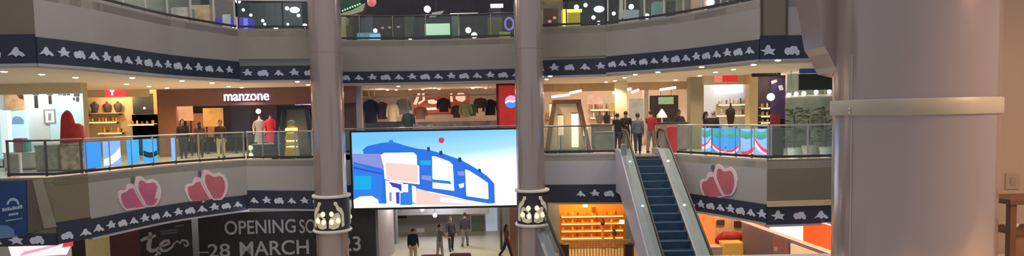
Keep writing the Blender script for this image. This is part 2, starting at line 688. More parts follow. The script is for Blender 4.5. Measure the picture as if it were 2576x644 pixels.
fascia('wall_lower_middle', B_MID, -1.4, .03, M_FASCB)
fascia('wall_lower_right_return', B_RSTEP, -1.4, .03, M_FASCB)
fascia('wall_lower_right_corner', B_RCOR, -1.2, .03, mat('cool grey cladding', (158, 160, 172), .45, noise=.02))
fascia('wall_lower_right', B_RIGHT, -1.4, .03, M_FASCB)
fascia('wall_lower_far_right', B_FARR, -1.34, .03, M_FASC_DK)
# projecting ledge at the foot of the far right fascia
mb = MB()
B_FARR.wall(mb, -1.47, -1.30, -.1, .10)
S('trim_1', mb, mat('tan ledge', (196, 170, 138), .5))

# motifs on the frieze boards
MO_A = [(-.19, -.09), (-.10, .0), (-.03, .11), (.03, .11), (.07, .02), (.14, -.02), (.20, -.09), (.14, -.12), (.06, -.07), (.0, -.12), (-.07, -.06)]
MO_S = [(-.2, .01), (-.08, .03), (-.03, .14), (.04, .14), (.07, .04), (.19, .03), (.12, -.05), (.17, -.13), (.02, -.08), (-.10, -.13), (-.07, -.05)]
MO_F = [(-.19, .02), (-.14, .09), (-.05, .09), (.0, .13), (.12, .12), (.14, .05), (.19, -.0), (.18, -.1), (.12, -.12), (.07, -.05), (.02, -.1), (-.06, -.08), (-.11, -.11), (-.17, -.06)]


def frieze(label, path, z0, z1, zm=None, pitch=.50, start=.25, k0=0, scale=1.0, count=True, lip=True, s1=None, plain_to=0.0, wide=1.05):
    t = T('frieze_banner', label, 'frieze', path.pt(path.len / 2, 0, z0))
    mb = MB()
    path.wall(mb, z0, z1, -.14, .03)
    nf = len(mb.bm.faces)
    if count:
        zm = (z0 + z1) / 2 - .05 if zm is None else zm
        s, k = start + plain_to, k0
        while s < (s1 or path.len) - .12:
            sh = (MO_A, MO_S, MO_F)[k % 3]
            jit = random.uniform(.94, 1.06) * scale
            mb.prism([(s + u * jit * wide, zm + v * jit + .02 * math.sin(k * 2.1)) for u, v in sh], lambda u, v, d: path.pt(u, d, v), .029, .05)
            s += pitch
            k += 1
    mb.bm.faces.ensure_lookup_table()
    for fc in mb.bm.faces[nf:]:
        fc.material_index = 1
    bo = O('board', mb, M_BAND, t)
    bo.data.materials.append(M_MOTIF)
    if lip:
        mb = MB()
        path.wall(mb, z0 - .07, z0, -.14, .05)
        O('trim_strip', mb, M_TRIM, t)
    return t


frieze('navy frieze with large white motifs on the upper fascia at the far left edge', C_FARL, 3.2, 3.95, 3.5, .62, 4.3, 1, 1.15)
frieze('long navy frieze with white motifs curving along the left side of the upper balcony', C_LEFT, 3.2, 3.88, 3.53, .50)
frieze('navy frieze with white motifs just left of the slim column under the upper balcony', C_LCOR, 3.16, 3.72, 3.44, .58, .3, 1, 1.0)
frieze('navy frieze with white motifs straight above the big screen', C_MID, 3.2, 3.72, 3.45, .60, .2, 1, 1.05, wide=1.15)
frieze('navy frieze with white motifs just right of the slim column on the upper balcony', C_RCOR, 3.18, 3.82, 3.5, .62, .45, 0, 1.05)
frieze('long dark frieze with white motifs curving along the right side of the upper balcony', C_RIGHT, 3.24, 3.88, 3.56, .48, .3, 2)
frieze('dark frieze with long white motifs ending beside the big near pillar', C_FARR, 3.24, 3.98, 3.5, .75, .25, 1, 1.15)
frieze('navy frieze with white motifs below the navy banner at the lower left', B_FARL, -2.02, -1.66, -1.84, .62, 4.6, 0, 1.1, True, False)
frieze('short navy frieze end below the brown corner panel at the lower left', B_LCOR0, -2.0, -1.34, -1.78, .6, .3, 2, 1.0, True, False)
frieze('navy frieze with white motifs below the two pink apple emblems on the left', B_LEFT, -2.0, -1.40, -1.73, .49, .25)
frieze('navy frieze with white motifs above the OPENING SOON hoarding', B_LCOR, -1.95, -1.22, -1.62, .56, .3, 0, 1.0)
frieze('plain dark frieze behind the lower edge of the big screen', B_MID, -2.0, -1.4, count=False)
frieze('navy frieze above the orange lit shop between pillar and escalator', B_RCOR, -1.92, -1.2, -1.56, .56, .4, 0, 1.0, True, False, None, 1.6)
frieze('navy frieze with white motifs below the single pink apple emblem on the right', B_RIGHT, -2.0, -1.40, -1.74, .47, .5, 2, 1.0)
frieze('navy frieze with white motifs under the brown fascia beside the near pillar', B_FARR, -2.06, -1.47, -1.78, .72, .35, 1, 1.1)

# ------------------------------------------------------------------ balustrades
def balustrade(label, path, z, pitch=1.15, h=1.1, start=0.0, end=None, rail=M_STEEL, post=M_STEEL, n=-.08, name='glass_balustrade', glass=GLASS):
    end = path.len if end is None else end
    t = T(name, label, 'railing', path.pt((start + end) / 2, n, z))
    k = max(1, round((end - start) / pitch))
    d = (end - start) / k
    ss = [start + d * i for i in range(k + 1)]
    fine = []
    for i in range(k):
        fine += [ss[i] + d * j / 4 for j in range(4)]
    fine.append(ss[-1])
    mb = MB()
    mb.tube([path.pt(s, n, z + h) for s in fine], .032, 10)
    O('handrail', mb, rail, t, True)
    mb = MB()
    mb.strip(*[[path.pt(s, n + a, z + b) for s in fine] for a, b in ((-.04, .05), (.04, .05), (.04, .13), (-.04, .13))])
    O('base_channel', mb, M_DKSTEEL, t)
    for s in ss:
        c, tt, nn = path.frame(min(max(s, start + .03), end - .03))
        mb = MB()
        q = [path.pt(min(max(s, start + .03), end - .03), n, z)]
        a, b = tt * .022, nn * .03
        p = Vector((q[0].x, q[0].y, 0))
        ring = [p + Vector((sx * a.x + sy * b.x, sx * a.y + sy * b.y, 0)) for sx, sy in ((-1, -1), (1, -1), (1, 1), (-1, 1))]
        mb.hexa([r + Vector((0, 0, z + .02)) for r in ring] + [r + Vector((0, 0, z + h - .02)) for r in ring])
        O('post', mb, post, t)
    for i in range(k):
        mb = MB()
        g = [ss[i] + .05 + (d - .1) * j / 3 for j in range(4)]
        mb.strip(*[[path.pt(s, n + a, z + b) for s in g] for a, b in ((-.006, .14), (.006, .14), (.006, h - .08), (-.006, h - .08))])
        O('glass_panel', mb, glass, t)
    return t


M_RAILD = mat('shadow grey rail', (92, 90, 90), .35, .6)
M_POSTW = mat('pale post', (206, 198, 194), .4, .2)
balustrade('glass balustrade on the left side of the upper balcony', C_LEFT, ZC + .05, 1.1, post=M_POSTW)
balustrade('glass balustrade at the upper balcony corner left of the slim column', C_LCOR, ZC + .05, 1.6, post=M_DKSTEEL)
balustrade('glass balustrade on the upper balcony straight above the screen', C_MID, ZC + .05, 1.6, rail=M_RAILD, post=mat('olive post', (150, 150, 120), .4, .2))
balustrade('glass balustrade by the yellow lit frame on the upper balcony', C_RCOR, ZC + .05, 1.6, post=M_DKSTEEL)
balustrade('glass balustrade with pale posts on the right side of the upper balcony', C_RIGHT, ZC + .05, .9, post=M_POSTW)
balustrade('glass balustrade at the far right end of the upper balcony', C_FARR, ZC + .05, 1.4)
balustrade('dark framed glass balustrade end in front of the white shop on the left', Path([(-15.3, 20.1), (-13.75, 19.98), (-13.40, 20.85)]), .03, 1.1, rail=M_RAILD, post=M_RAILD)
balustrade('glass balustrade with blue posters along the left of the middle floor', B_LEFT, .03, .93)
balustrade('glass balustrade in front of the gold tiered lamp left of the slim column', B_LCOR, .03, .8)
balustrade('glass balustrade behind the top of the big screen', B_MID, .03, 1.4)
balustrade('glass balustrade between the slim column and the escalator', B_RCOR, .03, 1.2, rail=M_RAILD, end=B_RCOR.len - .35)
balustrade('glass balustrade with blue posters right of the escalator', B_RIGHT, .03, .78, start=.12)
balustrade('glass balustrade beside the near pillar on the right of the middle floor', B_FARR, .03, 1.3, start=.14)

# posters stuck to the glass, their sheets emissive
M_PB = [mat('bright blue poster', (70, 150, 240), .4, noise=.25, scale=2.0), mat('pale blue poster', (120, 170, 240), .4, noise=.3, scale=2.5)]


def lit(name, rgb, e, noise=.2, scale=2.0):
    return mat(name, rgb, .5, emit=e, noise=noise, scale=scale)


def poster(label, path, px0, px1, pyt, pyb, m, group=None, wave=None, inner=None):
    s0, _ = path.hit(px0, pyb)
    s1, zb = path.hit(px1, pyb)
    z0, z1 = .19, 1.02
    t = T('glass_poster', label, 'poster', path.pt((s0 + s1) / 2, -.05, z0), group)
    g = [s0 + (s1 - s0) * i / 3 for i in range(4)]
    mb = MB()
    mb.strip(*[[path.pt(s, a, b) for s in g] for a, b in ((-.068, z0), (-.060, z0), (-.060, z1), (-.068, z1))])
    O('sheet', mb, m, t)
    if wave:
        for col, (a0, a1, b0, b1), nm in wave:
            mb = MB()
            L = s1 - s0
            mb.strip(*[[path.pt(s0 + L * u, q, z0 + (z1 - z0) * zz(u)) for u in (0.02, .25, .5, .75, .98)] for q, zz in (
                (-.060, lambda u: a0 + (b0 - a0) * u - .1 * math.sin(u * PI)), (-.056, lambda u: a0 + (b0 - a0) * u - .1 * math.sin(u * PI)),
                (-.056, lambda u: a1 + (b1 - a1) * u - .1 * math.sin(u * PI)), (-.060, lambda u: a1 + (b1 - a1) * u - .1 * math.sin(u * PI)))])
            O(nm, mb, col, t)
    return t


PBL = lit('blue emissive poster', (52, 140, 246), .75, .12)
PBL2 = lit('pale emissive poster', (120, 168, 240), .75, .2)
PBL3 = lit('azure emissive poster', (60, 160, 236), .7, .2)
PWH = lit('white poster flash', (226, 232, 246), .7, .1)
poster('plain bright blue poster on the glass, leftmost of the left side posters', B_LEFT, 219, 261, 352, 436, PBL)
poster('pale blue poster with a white flash on the glass, second from the left', B_LEFT, 266, 310, 350, 432, PBL2, None, [(PWH, (.05, .3, .35, .75), 'white_flash')])
poster('narrow azure poster on the glass, third from the left', B_LEFT, 326, 356, 348, 428, PBL3, None, [(lit('tan poster edge', (176, 160, 140), .3), (.0, .95, -.2, -.15), 'tan_edge')] if False else None)
poster('azure poster with a dark green patch on the glass, fourth from the left', B_LEFT, 366, 401, 348, 424, PBL3, None, [(mat('dark green patch', (34, 66, 70), .6), (.3, .55, .3, .5), 'dark_patch')])
poster('thin pale blue strip poster on the glass near the clothing store figures', B_LEFT, 436, 448, 345, 418, PBL2)
RED = lit('red poster sweep', (214, 60, 84), .6, .1)
TEAL = lit('teal poster top', (66, 150, 150), .5, .45, 5)
PKW = lit('pink white poster sweep', (226, 200, 226), .65, .1)
for i, (a, b, w) in enumerate(((1762, 1786, (.2, .3, .55, .62)), (1789, 1820, (.3, .42, .05, .13)), (1824, 1855, (.02, .12, .25, .36)), (1860, 1892, (.0, .1, .1, .3)), (1895, 1927, (.55, .66, .05, .2)))):
    poster(('blue poster partly washed out on the glass nearest the escalator', 'blue and teal poster with a falling red sweep, second from the escalator',
            'blue and teal poster with a rising red sweep, middle of the right side posters', 'pale blue poster with a dark teal top, fourth from the escalator',
            'pale blue poster with a falling red curve next to the fascia corner')[i], B_RIGHT, a, b, 315, 402, PBL2 if i in (0, 3, 4) else PBL, None,
           [(TEAL, (.66, .98, .7, .98), 'teal_top'), (PKW, (-.0 + w[0] * .6, w[0], w[2] * .5, w[2]), 'white_sweep'), (RED, w, 'red_sweep')])

# ------------------------------------------------------------------ pink apple emblems on the lower fascia
OUT_R = [(330, 165), (345, 128), (372, 122), (405, 135), (450, 172), (490, 182), (545, 160), (610, 188), (650, 250), (668, 330), (655, 420), (620, 490), (580, 535), (470, 540), (420, 480), (365, 380), (322, 300), (308, 230)]
IN_R = [(358, 205), (385, 180), (420, 190), (460, 218), (500, 220), (550, 205), (590, 225), (618, 290), (625, 360), (612, 430), (585, 490), (560, 515), (472, 518), (430, 450), (385, 370), (355, 290)]
OUT_L = [(205, 250), (230, 225), (265, 228), (312, 250), (325, 310), (370, 395), (425, 490), (470, 545), (400, 565), (200, 590), (150, 548), (110, 480), (85, 400), (88, 345), (125, 315), (185, 310)]
IN_L = [(195, 340), (235, 295), (290, 285), (318, 345), (365, 430), (410, 505), (440, 535), (200, 560), (160, 520), (130, 450), (122, 380), (145, 350)]
STEM = [(268, 140), (300, 128), (305, 170), (300, 215), (278, 212), (262, 180)]
M_AW = mat('apple outline', (208, 188, 200), .5)
M_AP = mat('apple pink', (176, 92, 132), .5, noise=.1, scale=2)
M_AP2 = mat('apple rose', (172, 94, 108), .5, noise=.1, scale=2)
M_ST = mat('apple stem', (92, 84, 100), .6)


def apple(label, path, conv, pink, mirror=False):
    def loc(pts):
        return [path.hit(*conv(x, y)) for x, y in pts]
    q = loc([(370, 350)])[0]
    t = T('apple_emblem', label, 'wall emblem', path.pt(q[0], 0, q[1]))
    for nm, pts, m, d in (('outline', OUT_L, M_AW, .020), ('apple_face', IN_L, pink, .028), ('outline', OUT_R, M_AW, .034), ('apple_face', IN_R, pink, .042), ('stem', STEM, M_ST, .026)):
        mb = MB()
        mb.prism(loc(pts), lambda u, v, dd: path.pt(u, dd, v), .003, d)
        O(nm, mb, m, t)
    return t


apple('pair of pink apples with pale outlines, left one on the left fascia', B_LEFT, lambda x, y: (280 + x / 5.367, 420 + y / 5.367), M_AP)
apple('pair of rose apples with pale outlines, nearer the slim column on the left fascia', B_LEFT, lambda x, y: (448.5 + x / 5.367, 404.5 + y / 5.45), M_AP2)
apple('pair of dusky pink apples on the fascia right of the escalator', B_RIGHT, lambda x, y: (1747 + x / 6.1, 389 + y / 5.2), M_AP2)

# ------------------------------------------------------------------ columns
M_RINGW = mat('collar ring white', (228, 220, 216), .45)
M_COLLAR = mat('collar dark panel', (52, 44, 54), .6)
M_LANT = mat('warm white cutout', (236, 228, 206), .5, noise=.1, scale=8)
M_GLOW = mat('lantern glow', (255, 240, 190), .5, emit=1.0, noise=0)


def column(name, x, y, r, z0, z1, seams):
    mb = MB()
    prof = [(r, z0)]
    for z in seams:
        prof += [(r, z - .03), (r - .012, z - .02), (r - .012, z + .02), (r, z + .03)]
    prof.append((r, z1))
    mb.lathe(prof, (x, y, 0), 64)
    return S(name, mb, M_COLUMN, True)


def collar(label, x, y, r, zt, zb):
    """painted collar board round a column: rings, dark panel, cut-out crown of white shapes"""
    t = T('column_collar', label, 'column decoration', (x, y, zb))
    R = r + .09
    mb = MB()
    mb.lathe([(r - .02, zb + .02), (r + .05, zb + .02), (r + .05, zt - .02), (r - .02, zt - .02)], (x, y, 0), 48)
    O('panel', mb, M_COLLAR, t, True)
    for z, nm in ((zt, 'upper_ring'), (zb, 'lower_ring')):
        mb = MB()
        mb.lathe([(r - .02, z - .05), (R + .02, z - .05), (R + .04, z), (R + .02, z + .05), (r - .02, z + .05)], (x, y, 0), 48)
        O(nm, mb, M_RINGW, t, True)
    H = zt - zb

    def wrap(u, v, d):        # u in metres across the front, v above zb
        a = -PI / 2 + u / R
        return (x + (r + d) * math.cos(a), y + (r + d) * math.sin(a), zb + v * H)

    def seg(pts, d0, d1, nm, m):
        # subdivide the outline so that it bends round the column
        q = []
        for (a, b), (c, e) in zip(pts, pts[1:] + pts[:1]):
            n = max(1, int(abs(c - a) / .06))
            for i in range(n):
                q.append((a + (c - a) * i / n, b + (e - b) * i / n))
        mb = MB()
        mb.prism(q, wrap, d0, d1)
        O(nm, mb, m, t)
    for turn in (-1.9, 0, 1.9):
        for sx in (-1, 1):
            def sg(pts):
                return [(turn + sx * u, v) for u, v in pts]
            # stepped antler arm from the body up to the top ring
            seg(sg([(.26, .86), (.36, .86), (.42, .74), (.56, .66), (.64, .52), (.66, .16), (.54, .12), (.55, .46), (.46, .56), (.36, .62), (.32, .74), (.25, .78)]), .05, .09, 'arm', M_LANT)
            # petal shapes of the body
            seg(sg([(.04, .12), (.20, .08), (.42, .12), (.50, .26), (.50, .46), (.42, .55), (.30, .53), (.24, .45), (.10, .40), (.05, .30)]), .05, .075, 'petal', M_LANT)
            for u, v in ((.15, .29), (.16, .52), (.40, .32)):
                mb = MB()
                c = wrap(turn + sx * u, v, .095)
                mb.ball(c, .085, .06, .10, 12, 8)
                O('globe', mb, M_GLOW, t, True)
    return t


c1 = at(827, 300, 25.3)
c2 = at(1333, 300, 25.3)
column('column_left', c1.x - .02, 25.3, .60, ZA, 9.2, (4.05, 8.2))
column('column_middle', c2.x, 25.3, .54, ZA, 9.2, (4.05, 8.2))
collar('pale carved collar of bulbs and antlers on the column left of the screen', c1.x + .0, 25.3, .60, at(830, 496, 24.7).z, at(832, 584, 24.7).z)
collar('pale carved collar of bulbs and antlers on the column right of the screen', c2.x + .03, 25.3, .54, at(1337, 482, 24.7).z, at(1338, 569, 24.7).z)

# the big pillar close by, with a belt at eye level and a flared head
NX, NY, NR = 3.54, 5.9, .636
mb = MB()
mb.lathe([(NR, -1.6), (NR, 3.4)], (NX, NY, 0), 96)
S('column_right', mb, M_COLUMN, True)
XL = NX - NR
mb = MB()
mb.prism([(XL + .2, 1.93), (XL + .03, 1.97), (XL - .0, 2.02), (XL - .03, 2.08), (XL - .06, 2.14), (XL - .1, 2.2), (XL - .115, 2.28), (XL - .13, 2.36), (XL - .15, 2.5), (XL - .18, 2.65), (XL - .2, 2.8), (XL - .2, 3.4), (XL + .3, 3.4)],
         lambda u, v, d: (u, d, v), NY + .1, NY + .5)
S('column_bracket', mb, M_COLUMN)
t = T('pillar_belt', 'flat grey belt around the big near pillar at eye level', 'pillar belt', (NX, NY, 1.55))
mb = MB()
zlo, zhi = at(2250, 290, NY - NR).z, at(2250, 248, NY - NR).z
mb.lathe([(NR - .01, zlo), (NR + .016, zlo), (NR + .02, zlo + .006), (NR + .02, zhi - .006), (NR + .016, zhi), (NR - .01, zhi)], (NX, NY, 0), 96)
O('belt', mb, mat('belt paint', (172, 163, 148), .4), t, True)
mb = MB()
ang = math.atan2(-.259, -.966)
for dz in (0.02, .055):
    mb.ball((NX + (NR + .022) * math.cos(ang), NY + (NR + .022) * math.sin(ang), zlo + dz), .013, None, None, 10, 6)
O('bolt', mb, M_STEEL, t, True)
# seam up the pillar
mb = MB()
for a0, a1 in ((2.95, zhi),):
    mb.tube([(NX + (NR + .001) * math.cos(ang), NY + (NR + .001) * math.sin(ang), z) for z in (-1.5, 0, 1, zlo)], .006, 6)
    mb.tube([(NX + (NR + .001) * math.cos(ang), NY + (NR + .001) * math.sin(ang), z) for z in (zhi, 1.9, 2.1)], .006, 6)
S('trim_2', mb, mat('pillar seam', (176, 166, 168), .4), True)
# wall behind and right of the pillar
S('wall_right', MB().box(4.35, 9.5, 7.4, 7.6, -.02, 3.2), mat('tan wall', (170, 150, 132), .7, noise=.03, scale=.8))
S('floor_near', MB().box(1.6, 9.5, 3.2, 7.6, -.25, -.02), M_FLOOR)

# ------------------------------------------------------------------ big LED screen
SY = 28.6
sp = [at(886, 334, SY), at(1304, 325, SY), at(1306, 517, SY), at(889, 522, SY)]
x0, x1 = (sp[0].x + sp[3].x) / 2, (sp[1].x + sp[2].x) / 2
z1, z0 = (sp[0].z + sp[1].z) / 2, (sp[2].z + sp[3].z) / 2
SW, SH = x1 - x0, z1 - z0
scr = T('led_screen', 'huge bright blue LED screen showing a curved building, hung between the two columns', 'screen', ((x0 + x1) / 2, SY, z0))
O('casing', MB().box(x0 - .1, x1 + .1, SY, SY + .35, z0 - .1, z1 + .08, .02), M_BLACK, scr)


def screen_sky():
    m = bpy.data.materials.new('screen sky')
    m.use_nodes = True
    nt = m.node_tree
    b = nt.nodes['Principled BSDF']
    b.inputs['Base Color'].default_value = (0, 0, 0, 1)
    tc = nt.nodes.new('ShaderNodeTexCoord')
    sx = nt.nodes.new('ShaderNodeSeparateXYZ')
    nt.links.new(tc.outputs['Generated'], sx.inputs[0])
    # diagonal picture gradient: blue at the top, white towards the lower right
    a = nt.nodes.new('ShaderNodeMath')
    a.operation = 'MULTIPLY_ADD'
    a.inputs[1].default_value = 1.0
    nt.links.new(sx.outputs['Z'], a.inputs[0])
    k = nt.nodes.new('ShaderNodeMath')
    k.operation = 'MULTIPLY'
    k.inputs[1].default_value = -.25
    nt.links.new(sx.outputs['X'], k.inputs[0])
    nt.links.new(k.outputs[0], a.inputs[2])
    r = nt.nodes.new('ShaderNodeValToRGB')
    nt.links.new(a.outputs[0], r.inputs['Fac'])
    cr = r.color_ramp
    cr.elements[0].position = .0
    cr.elements[0].color = tuple(2.0 * v for v in lin((244, 250, 255))) + (1,)
    cr.elements[1].position = .85
    cr.elements[1].color = lin((112, 190, 252)) + (1,)
    e = cr.elements.new(.30)
    e.color = tuple(1.5 * v for v in lin((226, 242, 255))) + (1,)
    e = cr.elements.new(.55)
    e.color = lin((166, 220, 255)) + (1,)
    nt.links.new(r.outputs['Color'], b.inputs['Emission Color'])
    b.inputs['Emission Strength'].default_value = 1.15
    return m


PIC = []


def scrpoly(name, pts, m, d):
    """a patch of the picture; points given on a 1349 x 644 sheet"""
    q = []
    for x, y in pts:
        p = at(880 + x / 1349 * 440, 320 + y / 644 * 210, SY)
        q.append((min(max(p.x, x0), x1), min(max(p.z, z0), z1)))
    PIC.append((q, m, d))




def em(name, rgb, e=1.0, noise=.15, scale=1.2):
    return mat(name, rgb, .5, emit=e, noise=noise, scale=scale)


ar = lambda name, rgb, e=1.0: mat(name, (0, 0, 0), .5, emit=e, noise=0, ecol=rgb)
EB = ar('screen deep blue', (40, 116, 232))
EB2 = ar('screen mid blue', (46, 130, 236))
EW = ar('screen white', (250, 248, 252), 2.2)
EP = ar('screen peach white', (255, 222, 212), .95)
EC = ar('screen cyan', (24, 176, 236))
EV = ar('screen violet', (66, 70, 200))
EL = ar('screen lilac', (140, 150, 226))
ED = ar('screen dark', (40, 70, 130), .8)
ER = ar('screen red', (206, 60, 110))
scrpoly('facade_patch', [(100, 175), (135, 145), (240, 122), (330, 112), (420, 140), (520, 165), (610, 175), (720, 205), (840, 245), (920, 285), (1010, 340), (1070, 385), (1115, 435), (1120, 585), (1075, 590), (900, 560), (780, 530), (640, 500), (520, 480), (500, 590), (20, 590), (20, 210), (110, 215)], EB, .018)
scrpoly('facade_patch', [(20, 205), (250, 205), (260, 330), (20, 290)], EL, .022)
scrpoly('facade_patch', [(20, 285), (250, 340), (250, 590), (20, 590)], EB2, .026)
scrpoly('facade_line', [(30, 268), (250, 320), (250, 335), (30, 285)], EB, .03)
scrpoly('facade_line', [(30, 305), (250, 352), (250, 364), (30, 320)], EV, .03)
scrpoly('window_patch', [(35, 375), (165, 375), (165, 480), (35, 480)], EC, .03)
scrpoly('billboard_patch', [(240, 215), (265, 198), (490, 195), (515, 215), (520, 290), (535, 300), (538, 440), (330, 415), (270, 400), (262, 300)], EW, .03)
scrpoly('billboard_patch', [(275, 270), (520, 290), (530, 430), (340, 410), (285, 395)], EP, .034)
scrpoly('doorway_patch', [(275, 410), (410, 430), (410, 590), (285, 590)], EW, .03)
scrpoly('doorway_patch', [(300, 420), (400, 440), (400, 500), (370, 470), (330, 460)], EV, .036)
scrpoly('doorway_patch', [(305, 500), (325, 500), (325, 570), (305, 570)], EL, .036)
scrpoly('doorway_patch', [(355, 500), (385, 500), (385, 590), (360, 590)], EV, .036)
scrpoly('doorway_patch', [(410, 440), (450, 440), (450, 500), (415, 500)], EW, .036)
scrpoly('doorway_patch', [(390, 505), (480, 505), (480, 600), (390, 600)], EB2, .034)
scrpoly('doorway_patch', [(480, 450), (510, 460), (510, 580), (485, 580)], EW, .036)
scrpoly('facade_line', [(540, 255), (625, 255), (625, 292), (545, 292)], EC, .03)
scrpoly('facade_line', [(555, 370), (630, 375), (630, 415), (555, 400)], EL, .03)
scrpoly('billboard_patch', [(635, 225), (660, 225), (770, 265), (795, 290), (805, 490), (640, 470)], EW, .03)
scrpoly('facade_line', [(635, 400), (775, 415), (785, 440), (640, 425)], EB2, .034)
scrpoly('billboard_patch', [(890, 325), (920, 335), (1000, 385), (1065, 430), (1070, 555), (900, 530)], EW, .03)
scrpoly('facade_line', [(830, 340), (885, 340), (885, 375), (835, 370)], EL, .03)
scrpoly('facade_line', [(840, 440), (880, 430), (880, 460), (850, 470)], EW, .03)
scrpoly('street_patch', [(515, 470), (620, 500), (800, 540), (985, 580), (980, 600), (500, 600)], EP, .03)
scrpoly('street_patch', [(700, 540), (985, 582), (980, 592), (700, 575)], EW, .034)
scrpoly('cloud_patch', [(30, 560), (80, 535), (170, 530), (220, 560), (225, 600), (200, 620), (130, 600), (30, 595)], EW, .036)
scrpoly('roof_tower', [(595, 155), (615, 150), (620, 180), (600, 185)], ED, .03)
scrpoly('roof_tower', [(690, 185), (712, 180), (718, 212), (695, 215)], ED, .03)
scrpoly('roof_tower', [(835, 235), (858, 232), (866, 265), (840, 268)], ED, .03)
scrpoly('roof_tower', [(300, 105), (330, 95), (338, 125), (305, 128)], EB2, .03)
scrpoly('roof_tower', [(990, 318), (1010, 322), (1015, 345), (994, 345)], ED, .03)
scrpoly('emblem_mark', [(690, 82), (706, 78), (724, 84), (730, 100), (722, 118), (706, 124), (690, 116), (684, 98)], ER, .03)
mb = MB().box(x0, x1, SY - .012, SY, z0, z1)
pm = [screen_sky()]
for q, m, d in PIC:
    if m not in pm:
        pm.append(m)
    k = len(mb.bm.faces)
    mb.prism(q, lambda u, v, dd: (u, SY - dd, v), .0, d)
    mb.bm.faces.ensure_lookup_table()
    for fc in mb.bm.faces[k:]:
        fc.material_index = pm.index(m)
po = O('picture', mb, pm[0], scr)
for m in pm[1:]:
    po.data.materials.append(m)
for zz in (z0 + 1.2, z1 - .6):
    O('support_bracket', MB().box(x0 + 1, x1 - 1, SY + .35, SY + 1.28, zz, zz + .1), M_DKSTEEL, scr)

# ------------------------------------------------------------------ escalator
EX0, EX1 = 4.57, 5.57           # step width
EYT, SL = 25.35, math.tan(math.radians(30))
esc = T('escalator', 'dark blue escalator coming down towards the camera from the middle floor', 'escalator', (5.07, EYT - 4, ZA))


def ez(y):      # nosing line
    return -(EYT - y) * SL if y < EYT else 0.0


M_STEP = mat('blue black step', (34, 62, 90), .5, noise=.15, scale=4)
M_NOSE = mat('step nosing', (52, 84, 112), .5)
M_SKIRT = mat('escalator skirt', (136, 140, 150), .4, .15)
M_CLAD = mat('lilac grey cladding', (170, 168, 186), .45, noise=.02)
n = 21
for i in range(n):
    y = EYT - .18 - i * .40
    z = ez(y) - .03
    mb = MB()
    mb.box(EX0 + .02, EX1 - .02, y - .40, y, z - .24, z)
    o = O('step', mb, M_STEP, esc)
    mb = MB()
    mb.box(EX0 + .02, EX1 - .02, y - .405, y - .36, z - .01, z + .006)
    O('nosing', mb, M_NOSE, o)
for sx, xa, xb in ((-1, EX0 - .42, EX0), (1, EX1, EX1 + .42)):
    # sloped deck between step and outer cladding
    mb = MB()
    prof = [(EYT + 1.2, .0), (EYT, .0), (16.6, ez(16.6))]
    for (ya, za), (yb, zb) in zip(prof, prof[1:]):
        mb.hexa([(xa, ya, za - .1), (xb, ya, za - .1), (xb, yb, zb - .1), (xa, yb, zb - .1), (xa, ya, za + .22), (xb, ya, za + .22), (xb, yb, zb + .22), (xa, yb, zb + .22)])
    O('skirt_deck', mb, M_SKIRT, esc)
    xm = (xa + xb) / 2
    gm = MB()
    ya, yb = EYT + .8, 16.9
    for p, q in ((EYT + .8, EYT), (EYT, 16.9)):
        gm.hexa([(xm - .01, p, ez(p) + .2), (xm + .01, p, ez(p) + .2), (xm + .01, q, ez(q) + .2), (xm - .01, q, ez(q) + .2),
                 (xm - .01, p, ez(p) + .92), (xm + .01, p, ez(p) + .92), (xm + .01, q, ez(q) + .92), (xm - .01, q, ez(q) + .92)])
    O('glass_side', gm, GLASS, esc)
    mb = MB()
    ye = EYT + .8
    pts = [(xm, ye - .0, .28), (xm, ye + .2, .36), (xm, ye + .33, .58), (xm, ye + .24, .84), (xm, ye, .95), (xm, EYT + .2, .95), (xm, EYT - .15, .90)]
    pts += [(xm, y, ez(y) + .95) for y in (24.6, 23, 21, 19, 17.2)]
    pts += [(xm, 16.7, ez(17) + .86), (xm, 16.5, ez(17) + .6), (xm, 16.7, ez(17) + .3)]
    mb.tube(pts, .045, 10)
    O('handrail', mb, M_BLACK, esc, True)
    # truss side cladding
    xo = xa if sx < 0 else xb
    mb = MB()
    xs = (xo - .06, xo) if sx < 0 else (xo, xo + .06)
    for (ya, za), (yb, zb) in zip(prof, prof[1:]):
        mb.hexa([(xs[0], ya, za - 1.5), (xs[1], ya, za - 1.5), (xs[1], yb, max(zb - 1.5, ZA)), (xs[0], yb, max(zb - 1.5, ZA)), (xs[0], ya, za + .2), (xs[1], ya, za + .2), (xs[1], yb, zb + .2), (xs[0], yb, zb + .2)])
    O('side_cladding', mb, M_CLAD, esc)
    for ly in (24.6, 22.3):
        mb = MB()
        xx = EX0 - .2 if sx < 0 else EX1 + .2
        mb.ball((xx, ly, ez(ly) + .25), .05, None, .04, 10, 6)
        O('marker_light', mb, mat('marker light', (230, 240, 250), .4, emit=1.2 if sx < 0 else .4, noise=0), esc, True)
mb = MB()
mb.box(EX0 + .01, EX1 - .01, EYT - .15, EYT + 1.15, -.05, -.005)
O('landing_plate', mb, M_STEEL, esc)
mb = MB()
mb.box(EX0 - .45, EX0 - .25, EYT - .35, EYT - .05, -.35, .45, .03)
O('entry_panel', mb, M_STEEL, esc)
